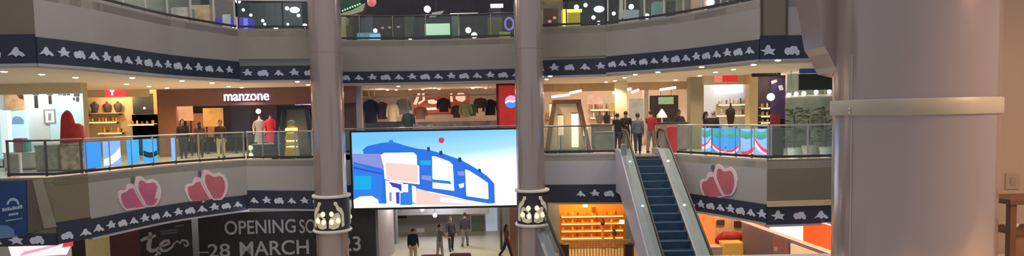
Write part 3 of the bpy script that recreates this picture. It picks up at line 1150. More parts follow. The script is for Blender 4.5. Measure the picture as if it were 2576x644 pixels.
# second escalator balustrade down on the lower floor, beside the middle column
esc2 = T('escalator', 'black handrail of a second escalator below, beside the column right of the screen', 'escalator', (1.9, 24, ZA))
mb = MB()
e2 = [at(1366, 520, 25.0), at(1380, 556, 24.4), at(1400, 606, 23.6), at(1424, 656, 22.8)]
mb.tube([tuple(p) for p in e2], .055, 10)
O('handrail', mb, M_BLACK, esc2, True)
mb = MB()
for p, q in zip(e2, e2[1:]):
    mb.hexa([(p.x - .012, p.y, p.z - .9), (p.x + .012, p.y, p.z - .9), (q.x + .012, q.y, q.z - .9), (q.x - .012, q.y, q.z - .9),
             (p.x - .012, p.y, p.z - .05), (p.x + .012, p.y, p.z - .05), (q.x + .012, q.y, q.z - .05), (q.x - .012, q.y, q.z - .05)])
O('glass_side', mb, GLASS, esc2)
mb = MB()
for p, q in zip(e2, e2[1:]):
    mb.hexa([(p.x - .3, p.y, ZA), (p.x + .1, p.y, ZA), (q.x + .1, q.y, ZA), (q.x - .3, q.y, ZA),
             (p.x - .3, p.y, p.z - .85), (p.x + .1, p.y, p.z - .85), (q.x + .1, q.y, q.z - .85), (q.x - .3, q.y, q.z - .85)])
O('side_cladding', mb, M_SKIRT, esc2)

# ------------------------------------------------------------------ shop shells
M_SHOPW = mat('white shop wall', (232, 236, 238), .7, noise=.02)
M_TANW = mat('tan shop wall', (206, 182, 146), .7, noise=.04)
M_BROWNF = mat('brown store front', (128, 92, 90), .55, noise=.08, scale=2)
M_DARKW = mat('dark shop wall', (58, 54, 60), .7, noise=.1)
M_GREYW = mat('grey hall wall', (166, 168, 172), .7, noise=.03)
M_YELW = mat('yellow shop wall', (214, 160, 52), .6, noise=.06)
M_ORANGE = mat('orange shop wall', (240, 166, 58), .6, noise=.12, scale=1.5)
M_PEACH = mat('peach shop wall', (228, 190, 160), .6, noise=.05)
BOX = lambda *a: MB().box(*a)
# middle floor, left to right
S('wall_white_shop_back', BOX(-24, -16.88, 26.4, 26.6, -.02, CEILB), M_SHOPW)
S('wall_white_shop_side', Path([(-16.95, 26.5), (-15.72, 24.6)]).wall(MB(), -.02, CEILB, -.15, 0), M_CREAM)
S('wall_white_shop_bulkhead', BOX(-24, -15.7, 24.5, 24.75, 2.72, CEILB), M_CREAM)
S('wall_warm_shop_back', BOX(-21, -16.45, 32.6, 32.8, -.02, CEILB), M_TANW)
S('wall_warm_shop_bulkhead', BOX(-20.5, -16.6, 30.6, 30.8, 2.78, CEILB), M_CREAM)
px_ = lambda px, Y: at(px, 300, Y).x
S('wall_store_pier', BOX(px_(397, 31), px_(441, 31), 31, 31.4, -.02, CEILB), mat('reddish pier', (156, 108, 84), .6))
S('wall_store_front', BOX(px_(400, 31), px_(895, 31), 30.9, 31.2, at(640, 264, 31).z, CEILB), M_BROWNF)
S('wall_store_back', BOX(px_(400, 36), px_(900, 36), 36, 36.2, -.02, CEILB), M_DARKW)
S('wall_store_pier_middle', BOX(px_(868, 31.2), px_(897, 31.2), 31.2, 31.6, -.02, CEILB), mat('plum pier', (96, 76, 82), .6))
S('wall_clothes_shop_left', BOX(px_(899, 31.4), px_(913, 31.4), 31.2, 31.5, -.02, CEILB), mat('grey lilac jamb', (176, 172, 178), .5))
S('wall_clothes_shop_back', BOX(px_(880, 37), px_(1330, 37), 37, 37.2, -.02, CEILB), mat('rosy shop wall', (150, 124, 112), .7, noise=.1))
S('wall_right_shop_back', BOX(px_(1330, 38), px_(1800, 38), 38, 38.2, -.02, CEILB), mat('pinkish shop wall', (206, 186, 172), .7, noise=.08))
S('wall_right_shop_bulkhead', BOX(px_(1345, 33), px_(1760, 33), 33, 33.3, 2.72, CEILB), mat('tan bulkhead', (176, 150, 118), .7))
S('wall_bright_shop_back', BOX(px_(1770, 31), px_(1910, 31), 31, 31.2, -.02, CEILB), M_SHOPW)
S('wall_bright_shop_bulkhead', BOX(px_(1772, 28.2), px_(1888, 28.2), 28.2, 28.5, at(1820, 212, 28.2).z, CEILB), M_CREAM)
S('wall_dark_shop_back', BOX(px_(1905, 29), px_(1990, 29), 29, 29.2, -.02, CEILB), mat('plum shop wall', (74, 58, 72), .7, noise=.15))
S('wall_glass_shop_back', BOX(px_(1980, 28), px_(2300, 28), 28, 28.2, -.02, CEILB), mat('sage shop wall', (128, 136, 124), .7, noise=.2, scale=2))


def pillar(name, pxa, pxb, Y, m, z0=-.02, z1=CEILB, d=.6, bev=.03):
    a, b = px_(pxa, Y), px_(pxb, Y)
    mb = MB()
    mb.box(a, b, Y, Y + d, z0, z1, bev)
    mb.box(a - .03, b + .03, Y - .03, Y + d + .03, z0, z0 + .12)
    return S(name, mb, m)


pillar('pillar_white', 1552, 1579, 31, mat('ivory pillar', (232, 222, 188), .6))
pillar('pillar_sage', 1737, 1771, 29, mat('sage pillar', (168, 160, 132), .6))
pillar('pillar_cream', 1886, 1907, 27.6, mat('cream pier', (222, 196, 140), .6))
pillar('pillar_slim', 1621, 1632, 33.5, mat('pale slim pillar', (196, 180, 172), .6))


def panel(name, label, cat, px0, py0, px1, py1, Y, m, d=.06, frame=None, group=None, part='panel', legs=None, hang=None):
    """framed or unframed board on a wall"""
    a, b = at(px0, (py0 + py1) / 2, Y), at(px1, (py0 + py1) / 2, Y)
    t = T(name, label, cat, ((a.x + b.x) / 2, Y, at(px0, py1, Y).z), group)
    za, zb = at((px0 + px1) / 2, py1, Y).z, at((px0 + px1) / 2, py0, Y).z
    O(part, MB().box(a.x, b.x, Y - d, Y, za, zb, min(.012, d / 4)), m, t)
    if frame:
        w = .05
        mb = MB()
        for q in ((a.x - w, a.x, za - w, zb + w), (b.x, b.x + w, za - w, zb + w), (a.x, b.x, za - w, za), (a.x, b.x, zb, zb + w)):
            mb.box(q[0], q[1], Y - d - .02, Y, q[2], q[3])
        O('frame', mb, frame, t)
    for xx in (a.x + (b.x - a.x) * .15, a.x + (b.x - a.x) * .85):
        if legs is not None:
            O('leg', MB().box(xx - .025, xx + .025, Y - .04, Y + .01, legs, za + .02), M_DKSTEEL, t)
            O('foot', MB().box(xx - .04, xx + .04, Y - .2, Y + .2, legs, legs + .03), M_DKSTEEL, t)
        if hang is not None:
            O('hanger_rod', MB().tube([(xx, Y - d / 2, zb - .02), (xx, Y - d / 2, hang)], .012, 6), M_DKSTEEL, t)
    return t


def addpatch(t, name, pts, Y, m, d0, d1):
    """a raised shape on a board, outline given in photo pixels"""
    mb = MB()
    q = [at(x, y, Y) for x, y in pts]
    mb.prism([(p.x, p.z) for p in q], lambda u, v, d: (u, Y - d, v), d0, d1)
    return O(name, mb, m, t)


def rect(x0, y0, x1, y1):
    return [(x0, y1), (x1, y1), (x1, y0), (x0, y0)]


# ---- white shop, far left
WY = 26.4
WLIT = lit('white light panel', (226, 238, 242), .75, .05)
TLIT = lit('pale teal light panel', (150, 212, 216), .7, .1)
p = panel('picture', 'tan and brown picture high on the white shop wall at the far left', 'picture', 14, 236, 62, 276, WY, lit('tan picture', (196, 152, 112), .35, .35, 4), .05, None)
addpatch(p, 'dark_shape', [(44, 238), (60, 236), (62, 250), (52, 248)], WY, mat('dark picture patch', (90, 60, 50), .6), .05, .06)
panel('light_column', 'glowing white column at the far left of the white shop', 'light panel', 12, 278, 31, 392, 25.6, WLIT, .2, legs=-.02)
p = panel('mounted_light_box', 'pale blue light box with a darker arched shape in the white shop', 'light box', 33, 280, 72, 350, WY, lit('pale blue light box', (176, 206, 228), .7, .1), .08)
addpatch(p, 'arched_shape', [(34, 312), (64, 312), (64, 302), (56, 294), (44, 292), (36, 297)], WY, lit('blue grey shape', (120, 148, 180), .4), .08, .1)
panel('mounted_light_box', 'aqua white glowing panel at the left edge of the photo', 'light box', -14, 276, 10, 400, 25.8, TLIT, .1, legs=-.02)
p = panel('picture', 'small white framed picture between the dark posts of the white shop', 'picture', 116, 278, 139, 308, WY, lit('white picture sheet', (222, 222, 220), .4, .1), .05, mat('grey frame', (150, 148, 146), .5))
addpatch(p, 'figure', rect(124, 285, 131, 303), WY, mat('grey figure', (150, 140, 142), .6), .05, .06)
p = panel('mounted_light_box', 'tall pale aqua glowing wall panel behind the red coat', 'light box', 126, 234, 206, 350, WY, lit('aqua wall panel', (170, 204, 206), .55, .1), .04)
addpatch(p, 'lettering', rect(148, 234, 158, 240) , WY, M_DKSTEEL, .04, .06)
for q in ((160, 236, 168, 241), (170, 235, 178, 240), (188, 234, 202, 243), (186, 246, 191, 252), (194, 244, 201, 256)):
    addpatch(p, 'lettering', rect(*q), WY, M_DKSTEEL, .04, .06)
for a, b, e, lb in ((86, 94, 272, 'wide dark hanging banner left of the small white picture'), (122, 129, 262, 'narrow dark hanging banner left of the red coat')):
    t = T('hanging_banner', lb, 'banner', at(a, e, 25.4))
    O('cloth', pbox(a, 240, b, e, 25.4, .04), mat('charcoal banner', (78, 72, 82), .8), t)
    O('rod', MB().tube([at(a - 3, 238, 25.4), at(b + 3, 238, 25.4)], .02, 8), M_DKSTEEL, t)
    zt_ = at(a, 238, 25.4).z
    O('cord', MB().tube([at((a + b) / 2, 238, 25.4), Vector((at((a + b) / 2, 238, 25.4).x, 25.4, CEILB))], .008, 6), M_DKSTEEL, t)


def floor_box(name, label, cat, px0, px1, pyt, Y, d, m, z=-.02, top=None, group=None, bev=.02):
    a, b = px_(px0, Y), px_(px1, Y)
    zt = at((px0 + px1) / 2, pyt, Y).z
    t = T(name, label, cat, ((a + b) / 2, Y + d / 2, z), group)
    O('body', MB().box(a, b, Y, Y + d, z + .06, zt - .04, bev), m, t)
    O('plinth', MB().box(a + .03, b - .03, Y + .03, Y + d - .03, z, z + .06), M_DKSTEEL, t)
    O('top', MB().box(a - .02, b + .02, Y - .02, Y + d + .02, zt - .04, zt, .008), top or m, t)
    return t, (a, b, Y, Y + d, zt)


# coat on a stand
rc = at(178, 350, 24.2)
t = T('coat_stand', 'tall red hooded coat on a stand in the white shop', 'garment stand', (rc.x, 24.25, -.02))
zz = lambda y: at(178, y, 24.2).z
mb = MB()
cx0 = at(167, 300, 24.2).x
mb.rings([((cx0 + .12, 24.25, zz(385)), .42, .26), ((cx0 + .1, 24.25, zz(352)), .38, .24), ((cx0 + .03, 24.25, zz(320)), .27, .2), ((cx0, 24.25, zz(300)), .22, .17), ((cx0 - .0, 24.25, zz(288)), .17, .15), ((cx0 + .01, 24.25, zz(280)), .08, .08), ((cx0 + .01, 24.25, zz(277)), .02, .02)], 20)
O('coat', mb, mat('red cloth', (190, 58, 60), .8, noise=.15, scale=5), t, True)
mb = MB()
mb.rings([((at(196, 340, 24.2).x, 24.2, zz(392)), .24, .2), ((at(196, 340, 24.2).x, 24.2, zz(350)), .25, .2), ((at(195, 340, 24.2).x, 24.2, zz(318)), .22, .17), ((at(194, 340, 24.2).x, 24.2, zz(311)), .1, .1)], 18)
O('sleeve', mb, mat('coral cloth', (206, 76, 70), .8, noise=.12, scale=5), t, True)
O('pole', MB().tube([(cx0 + .1, 24.25, 0), (cx0 + .1, 24.25, zz(384))], .03, 10), M_DKSTEEL, t)
O('base', MB().lathe([(.25, -.02), (.25, .01), (.04, .03)], (cx0 + .1, 24.25, 0), 20), M_DKSTEEL, t)
t, WC = floor_box('display_counter', 'white display counter behind the rail in the white shop', 'counter', 2, 72, 384, 24.0, .8, M_WHITE)
floor_box('display_counter', 'grey clothes island behind the dark framed glass on the left', 'counter', 82, 138, 366, 23.0, .8, mat('grey green cloth pile', (140, 138, 122), .9, noise=.4, scale=5))
floor_box('display_counter', 'mottled brown and white stand below the red coat', 'counter', 146, 206, 362, 22.9, .7, mat('mottled stand', (150, 128, 112), .9, noise=.55, scale=5))
p = panel('picture', 'white framed grey picture low at the far left above the navy banner', 'picture', 24, 388, 52, 440, 21.6, mat('grey picture', (150, 144, 146), .6, noise=.2), .05, M_WHITE)
mb = MB()
O('stand_leg', MB().box(px_(36, 21.6), px_(40, 21.6), 21.6, 21.68, -.02, at(38, 440, 21.6).z), M_DKSTEEL, p)
O('foot', MB().box(px_(28, 21.6), px_(48, 21.6), 21.5, 21.8, -.02, .0), M_DKSTEEL, p)
tag(O('gift_bag', pbox(34, 348, 56, 384, 24.25, .3, None, WC[4], None, .03), mat('pink bag', (206, 120, 150), .7)), 'pink bag on the white counter at the far left', 'bag')
tag(O('gift_bag', pbox(57, 354, 67, 384, 24.25, .25, None, WC[4], None, .02), mat('teal bag', (110, 190, 186), .7)), 'small teal bag beside the pink bag on the white counter', 'bag')

# navy banner over the far left fascia
NB = B_FARL
t = T('navy_banner', 'navy blue banner with pale emblem and lettering at the lower left corner', 'banner', NB.pt(NB.len - 1.7, .05, -1.6))
bq = [(-60, 457), (68, 454), (70, 592), (-60, 609)]
O('sheet', poly_px(NB, bq, .02, .05), mat('navy banner cloth', (22, 58, 112), .7, noise=.12), t)
arc = [(20 + 16 * (1 - math.cos(a)), 515 - 18 * math.sin(a)) for a in [PI * i / 8 for i in range(9)]]
arc += [(25 + 11 * (1 - math.cos(a)), 514 - 10 * math.sin(a)) for a in [PI * i / 8 for i in range(8, -1, -1)]]
M_PALE = mat('pale navy print', (150, 170, 200), .6)
O('emblem', poly_px(NB, arc, .05, .056), M_PALE, t)
lm = MB()
for i in range(8):
    a, y = 9 + i * 6.4, 532 - i * 1.1
    h = (9, 7, 9, 6, 9, 7, 8, 9)[i]
    poly_px(NB, [(a, y), (a + 5.4, y - .9), (a + 5.4, y - .9 - h), (a, y - h)], .05, .056, lm)
for i in range(4):
    a, y = 25 + i * 6.2, 543 - i * 1.0
    poly_px(NB, [(a, y), (a + 5.2, y - .8), (a + 5.2, y - 6.8), (a, y - 6)], .05, .056, lm)
poly_px(NB, [(17, 557), (60, 549), (60, 547), (17, 554)], .05, .056, lm)
O('lettering', lm, M_PALE, t)
O('pale_cloud', poly_px(NB, [(-6, 600), (40, 596), (38, 578), (22, 566), (4, 566), (-6, 572)], .05, .054), mat('faded blue', (84, 124, 166), .6), t)
# slanted pale sheen beside it: a light reflection built as a raised strip
t = T('corner_sheen', 'slanted pale reflection, built as a strip, on the brown fascia between banner and corner', 'panel', NB.pt(NB.len - .8, .05, -1.5))
O('strip', poly_px(NB, [(84, 452), (108, 450), (143, 570), (114, 574)], .005, .05), mat('pale sheen', (132, 126, 114), .5), t)
O('dark_side_panel', poly_px(NB, [(70, 454), (84, 452), (113, 574), (72, 588)], .005, .03), mat('umber panel', (84, 78, 68), .5), t)  # darker panel left of the slanted strip

# ---- warm shop with yellow wall
GY = 32.6
WGL = lit('shelf glow', (255, 226, 160), 1.6, .05)


def shelf(label, px0, px1, py, Y, lamp=True, d=.35, m=None, group=None):
    a, b = at(px0, py, Y), at(px1, py, Y)
    z = (a.z + b.z) / 2
    t = T('wall_shelf', label, 'shelf', ((a.x + b.x) / 2, Y, z), group)
    O('board', MB().box(a.x, b.x, Y - d, Y, z, z + .04), m or M_TANW, t)
    if lamp:
        O('light_strip', MB().box(a.x + .03, b.x - .03, Y - d + .02, Y - d + .08, z - .05, z), WGL, t)
    for xx in (a.x + .1, b.x - .13):
        O('bracket', MB().box(xx, xx + .03, Y - d * .8, Y, z - .08, z), M_DKSTEEL, t)
    return t, (a.x, b.x, z + .04)


sh1, d1 = shelf('long warm lit shelf in the tan shop, upper one on the left', 227, 303, 307, GY)
sh2, d2 = shelf('warm lit shelf in the tan shop, lower one behind the posters', 255, 316, 334, GY)
sh3, d3 = shelf('warm lit shelf across the yellow wall panel', 330, 396, 313, GY)
sh4, d4 = shelf('high unlit shelf with dark busts in the tan shop', 222, 312, 286, GY, False)
O_ = S('wall_yellow_panel', pbox(333, 288, 398, 350, 32.6, .04, None, -.02), M_YELW)
t = panel('mounted_display', 'dark blue display board high on the right of the tan shop', 'display', 336, 236, 386, 286, 32.6, mat('dark slate display', (46, 54, 66), .4, noise=.15), .08)
mb = MB()
c = at(364, 272, 32.4)
mb.ball((c.x, c.y - .03, c.z), .06, .03, .06)
O('lamp', mb, lit('cool spot', (220, 232, 246), 1.5, 0), t, True)


def bust(label, px, Y, zb, h, m, group=None):
    x = px_(px, Y)
    t = T('display_bust', label, 'bust', (x, Y, zb), group)
    mb = MB()
    mb.rings([((x, Y, zb + .04), .10, .08), ((x, Y, zb + h * .25), .15, .1), ((x, Y, zb + h * .55), .2, .12), ((x, Y, zb + h * .74), .19, .1), ((x, Y, zb + h * .82), .07, .06), ((x, Y, zb + h * .9), .05, .05), ((x, Y, zb + h), .03, .03)], 16)
    O('torso', mb, m, t, True)
    O('base', MB().lathe([(.1, 0), (.1, .03), (.03, .04)], (x, Y, zb), 16), M_DKSTEEL, t)
    return t


M_BUST = mat('dark bust', (66, 58, 60), .7)
bust('dark bust on the high shelf, left of the pair under the red neon sign', 240, GY - .18, d4[2], .56, M_BUST)
bust('dark rounded bust on the high shelf, middle one of the tan shop', 271, GY - .18, d4[2], .54, mat('brown bust', (72, 52, 50), .7))
bust('slim dark bust on the high shelf nearest the dark display board', 298, GY - .18, d4[2], .55, M_BUST)
bust('small pale bust at the left end of the high shelf', 226, GY - .18, d4[2], .4, mat('grey bust', (140, 124, 112), .7))
# goods on the lit shelves
GOODS = [mat('amber goods', (206, 148, 60), .5), mat('ivory goods', (232, 214, 168), .5), mat('brown goods', (130, 84, 44), .5), mat('ochre goods', (196, 160, 70), .5)]


def goods(d, Y, n, label, group, kinds=GOODS, hmax=.3, z=None, size=.14):
    out = []
    for i in range(n):
        x = d[0] + (d[1] - d[0]) * (i + .5) / n + random.uniform(-.02, .02)
        h = random.uniform(.5, 1) * hmax
        r = min(size, (d[1] - d[0]) / n * .42) / 2 * random.uniform(.8, 1.1)
        mb = MB()
        if i % 2:
            mb.lathe([(r, 0), (r, h * .65), (r * .4, h * .8), (r * .4, h)], (0, 0, 0), 14)
            nm, cat = 'shop_bottle', 'bottle'
        else:
            mb.box(-r, r, -r * .8, r * .8, 0, h * .8, .01)
            nm, cat = 'shop_carton', 'box'
        o = O(nm, mb, kinds[i % len(kinds)])
        o.location = (x, Y, d[2] if z is None else z)
        tag(o, label, cat, group)
        out.append(o)
    return out


goods(d1, GY - .18, 9, 'small packaged item on the upper warm lit shelf in the tan shop', 'goods on the upper warm shelf')
goods(d2, GY - .18, 7, 'small packaged item on the lower warm lit shelf in the tan shop', 'goods on the lower warm shelf', hmax=.34)
goods(d3, GY - .18, 5, 'small packaged item on the shelf across the yellow wall', 'goods on the yellow wall shelf', hmax=.2)
# red neon sign
NEON = lit('red neon', (232, 70, 78), .9, .15)
t = panel('neon_sign', 'glowing red shop sign with a white mark above the tan shop', 'sign', 266, 219, 314, 244, 30.55, NEON, .08)
NW = ar('neon white', (255, 236, 226), 1.6)
addpatch(t, 'mark', [(279, 222), (285, 229), (290, 222), (294, 222), (287, 233), (287, 240), (283, 240), (283, 233), (275, 222)], 30.55, NW, .08, .1)
# ---- manzone store
MZ = Path([(px_(400, 30.9), 30.9), (px_(895, 30.9), 30.9)])
t = T('store_sign', 'white glowing manzone store sign on the brown fascia', 'sign', MZ.pt(4, .05, 2.3))
MZW = ar('sign white violet', (226, 214, 255), 1.5)
o = text_on(MZ, 'manzone', 565, 678, 254, 17, MZW, 'lettering', t, .03, .012, .05)
O('backing_rail', poly_px(MZ, [(566, 256), (676, 254), (676, 252), (566, 254)], .0, .03), M_DKSTEEL, t)
WIN = px_(441, 31.1), px_(562, 31.1)
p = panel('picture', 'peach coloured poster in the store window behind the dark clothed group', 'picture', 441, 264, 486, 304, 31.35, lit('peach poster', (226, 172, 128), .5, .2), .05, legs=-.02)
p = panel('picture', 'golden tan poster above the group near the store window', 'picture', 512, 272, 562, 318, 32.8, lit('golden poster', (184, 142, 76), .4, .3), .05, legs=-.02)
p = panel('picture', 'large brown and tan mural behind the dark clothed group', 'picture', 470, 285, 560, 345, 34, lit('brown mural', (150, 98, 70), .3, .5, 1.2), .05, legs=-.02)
panel('store_doorway', 'blue black doorway between the window and the white mannequin', 'doorway', 584, 268, 632, 345, 33, mat('blue black panel', (34, 44, 66), .5), .1, legs=-.02)
t = T('pendant_lamp', 'white globe lamp hanging in the store doorway below the sign', 'lamp', at(650, 280, 31.6))
c = at(650, 280, 31.6)
O('globe', MB().ball(c, .12), lit('globe glow', (235, 235, 255), 1.8, 0), t, True)
O('cord', MB().tube([(c.x, c.y, c.z + .1), (c.x, c.y, CEILB)], .01, 6), M_BLACK, t)
t = T('store_lights', 'pale tube light near the top right of the store front', 'lamp', at(760, 268, 32))
O('tube', MB().tube([at(742, 266, 32), at(782, 264, 32)], .05, 8), lit('violet tube', (206, 190, 220), 1.1, 0), t)
O('mount', MB().box(at(760, 266, 32).x - .03, at(760, 266, 32).x + .03, 31.97, 32.03, at(760, 266, 32).z, CEILB), M_DKSTEEL, t)


def mannequin(label, px, pyt, Y, m, lean=0, zb=-.02, group=None, arms=True, col2=None):
    """headless shop figure on a round base, its dress a part of its own"""
    x = px_(px, Y)
    zt = at(px, pyt, Y).z
    h = (zt - zb)
    k = h / 1.6
    t = T('mannequin', label, 'mannequin', (x, Y, zb), group)
    mb = MB()
    mb.rings([((x, Y, zb + .02), .09 * k, .08 * k), ((x, Y, zb + .45 * k), .10 * k, .09 * k), ((x, Y, zb + .85 * k), .17 * k, .12 * k), ((x, Y, zb + 1.05 * k), .13 * k, .1 * k), ((x, Y, zb + 1.3 * k), .19 * k, .12 * k),
              ((x, Y, zb + 1.4 * k), .16 * k, .1 * k), ((x, Y, zb + 1.45 * k), .06 * k, .06 * k), ((x, Y, zb + 1.5 * k), .055 * k, .055 * k), ((x, Y, zb + 1.6 * k), .03, .03)], 16)
    for s in (-1, 1):
        mb.tube([(x + s * .17 * k, Y, zb + 1.36 * k), (x + s * .24 * k, Y - .02, zb + 1.1 * k), (x + s * .23 * k, Y - .08, zb + .85 * k)], [.055 * k, .045 * k, .03 * k], 10)
    O('figure', mb, col2 or M_WHITE, t, True)
    mb = MB()
    mb.rings([((x, Y, zb + .5 * k), .24 * k, .2 * k), ((x, Y, zb + .85 * k), .195 * k, .15 * k), ((x, Y, zb + 1.05 * k), .15 * k, .12 * k), ((x, Y, zb + 1.3 * k), .205 * k, .135 * k), ((x, Y, zb + 1.41 * k), .17 * k, .11 * k), ((x, Y, zb + 1.46 * k), .07 * k, .07 * k)], 16)
    for s in (-1, 1):
        mb.tube([(x + s * .15 * k, Y, zb + 1.36 * k), (x + s * .21 * k, Y, zb + 1.25 * k), (x + s * .245 * k, Y - .02, zb + 1.08 * k)], [.07 * k, .07 * k, .065 * k], 10)
    O('dress', mb, m, t, True)
    O('base', MB().lathe([(.22, 0), (.22, .02), (.03, .03)], (x, Y, zb), 20), M_STEEL, t)
    return t


mannequin('pale grey dressed mannequin below the globe lamp in the store', 652, 292, 31.9, mat('pale grey cloth', (176, 172, 180), .8))
mannequin('red dressed mannequin beside the glass booth left of the column', 680, 290, 31.6, mat('bright red cloth', (210, 48, 74), .8), col2=mat('pink figure', (220, 140, 150), .6))
floor_box('store_counter', 'dark store counter behind the rail below the mannequins', 'counter', 632, 690, 362, 28.6, .8, mat('near black counter', (40, 42, 54), .4), top=mat('pale counter top', (150, 146, 150), .4))
t = T('stanchion_lamp', 'small pale double globe post left of the dark store counter', 'lamp post', at(625, 392, 28.3))
x, z = px_(627, 28.3), at(627, 372, 28.3).z
O('pole', MB().tube([(x, 28.3, 0), (x, 28.3, z)], .03, 8), M_WHITE, t)
for zq in (z, z - .32):
    O('globe', MB().ball((x, 28.3, zq), .11), lit('soft white globe', (236, 234, 224), .7, 0), t, True)
O('base', MB().lathe([(.14, -.02), (.14, .02), (.03, .04)], (x, 28.3, 0), 16), M_WHITE, t)


# ---- slanted glass booths
def booth(label, xt0, xt1, yt, xb0, xb1, Y, m, inner_glow):
    """tapering frame of four slanted posts with a top frame, glass sides and base"""
    zt = at((xt0 + xt1) / 2, yt, Y).z
    a, b, c, d = px_(xt0, Y), px_(xt1, Y), px_(xb0, Y), px_(xb1, Y)
    z0 = -.02
    dd = 1.0
    t = T('glass_booth', label, 'booth', ((c + d) / 2, Y + dd / 2, z0))
    for (tx, bx, yy0, yy1) in ((a, c, Y, Y + .2), (b, d, Y, Y + .2), (a, c, Y + dd, Y + dd - .2), (b, d, Y + dd, Y + dd - .2)):
        mb = MB()
        w = .07
        mb.hexa([(bx - w, yy0 - w, z0), (bx + w, yy0 - w, z0), (bx + w, yy0 + w, z0), (bx - w, yy0 + w, z0), (tx - w, yy1 - w, zt), (tx + w, yy1 - w, zt), (tx + w, yy1 + w, zt), (tx - w, yy1 + w, zt)])
        O('post', mb, m, t)
    mb = MB()
    mb.box(a - .08, b + .08, Y + .1, Y + .24, zt - .1, zt + .06)
    mb.box(a - .08, b + .08, Y + dd - .24, Y + dd - .1, zt - .1, zt + .06)
    mb.box(a - .08, a + .08, Y + .24, Y + dd - .24, zt - .1, zt + .06)
    mb.box(b - .08, b + .08, Y + .24, Y + dd - .24, zt - .1, zt + .06)
    O('top_frame', mb, m, t)
    O('base', MB().box(c - .1, d + .1, Y - .1, Y + dd + .1, z0, z0 + .1), M_DKSTEEL, t)
    mb = MB()
    mb.hexa([(c, Y - .01, z0 + .1), (d, Y - .01, z0 + .1), (d, Y + .01, z0 + .1), (c, Y + .01, z0 + .1), (a, Y + .18, zt - .1), (b, Y + .18, zt - .1), (b, Y + .2, zt - .1), (a, Y + .2, zt - .1)])
    O('glass_front', mb, SHOPGLASS, t)
    mb = MB()
    mb.hexa([(c, Y + dd + .05, z0 + .1), (d, Y + dd + .05, z0 + .1), (d, Y + dd + .07, z0 + .1), (c, Y + dd + .07, z0 + .1), (a, Y + dd - .15, zt - .1), (b, Y + dd - .15, zt - .1), (b, Y + dd - .13, zt - .1), (a, Y + dd - .13, zt - .1)])
    O('back_panel', mb, inner_glow, t)
    return t


booth('dark framed glass booth with the gold tiered lamp, left of the slim column', 700, 768, 268, 688, 786, 27.7, mat('dark blue frame', (46, 46, 60), .4, .4), mat('mauve booth back', (130, 122, 130), .6))
booth('brown framed glass booth with bright tube lights, right of the slim column', 1397, 1458, 254, 1376, 1484, 27.9, mat('brown booth frame', (136, 96, 70), .4, .3), lit('tan booth back', (206, 172, 136), .3, .15))

# gold tiered lamp
GOLD = mat('gold tier', (222, 168, 66), .4, .2, emit=.35, noise=.05)
GLOWG = lit('gold glow', (255, 214, 116), 3.0, .05)
gx = px_(732, 28.2)
t = T('tiered_lamp', 'gold lamp of stacked glowing tiers inside the dark framed glass booth', 'lamp', (gx, 28.2, .08))
zz = lambda y: at(732, y, 28.2).z
zb = .08
for i, (yt, yb, r0, r1) in enumerate(((316, 330, .16, .24), (333, 352, .22, .28), (355, 366, .24, .29), (369, 392, .27, .31))):
    O('tier', MB().lathe([(.04, zz(yb)), (r1, zz(yb)), (r1, zz(yb) + .05), (r0, zz(yt) - .02), (.04, zz(yt))], (gx, 28.2, 0), 24), GOLD, t, True)
for yc, r in ((326, .24), (352, .22), (372, .24)):
    O('glow_ring', MB().lathe([(.05, zz(yc + 5)), (r, zz(yc + 4)), (r + .02, zz(yc)), (r, zz(yc - 4)), (.05, zz(yc - 5))], (gx, 28.2, 0), 24), GLOWG, t, True)
O('finial', MB().lathe([(.14, zz(316)), (.17, zz(310)), (.14, zz(304)), (.03, zz(302))], (gx, 28.2, 0), 20), mat('pale gold', (196, 184, 146), .4, .2), t, True)
O('stem', MB().tube([(gx, 28.2, zb), (gx, 28.2, zz(316))], .05, 10), GOLD, t)
O('base', MB().lathe([(.3, zb), (.3, zb + .05), (.06, zb + .08)], (gx, 28.2, 0), 24), GOLD, t)
# tube lights in the right booth
TUB = lit('warm white tube', (255, 236, 196), 2.4, 0)
TUB2 = lit('soft tube', (250, 216, 170), 1.1, 0)
for i, (px, ya, yb, w, m, lb) in enumerate(((1446, 286, 370, .15, TUB, 'widest and brightest of the upright tube lights in the brown framed booth'), (1410, 290, 340, .12, TUB2, 'short soft tube light at the left inside the brown framed booth'),
                                    (1472, 318, 342, .09, TUB2, 'small tube light beside the right post of the brown framed booth'), (1387, 262, 322, .07, TUB2, 'thin tube light outside the left post of the brown framed booth'))):
    Y = (28.35, 28.4, 28.6, 29.3)[i]
    x = px_(px, Y)
    za, zc = at(px, yb, Y).z, at(px, ya, Y).z
    t = T('tube_light', lb, 'lamp', (x, Y, .08))
    O('tube', MB().tube([(x, Y, za), (x, Y, zc)], w, 14), m, t, True)
    zf = .08 if i < 3 else -.02
    O('foot', MB().lathe([(w * 1.3, zf), (w * 1.3, zf + .04), (.03, zf + .06), (.03, za)], (x, Y, 0), 16), M_STEEL, t)
    O('cap', MB().lathe([(w * 1.1, zc), (w * 1.1, zc + .05), (.02, zc + .06)], (x, Y, 0), 16), M_STEEL, t)


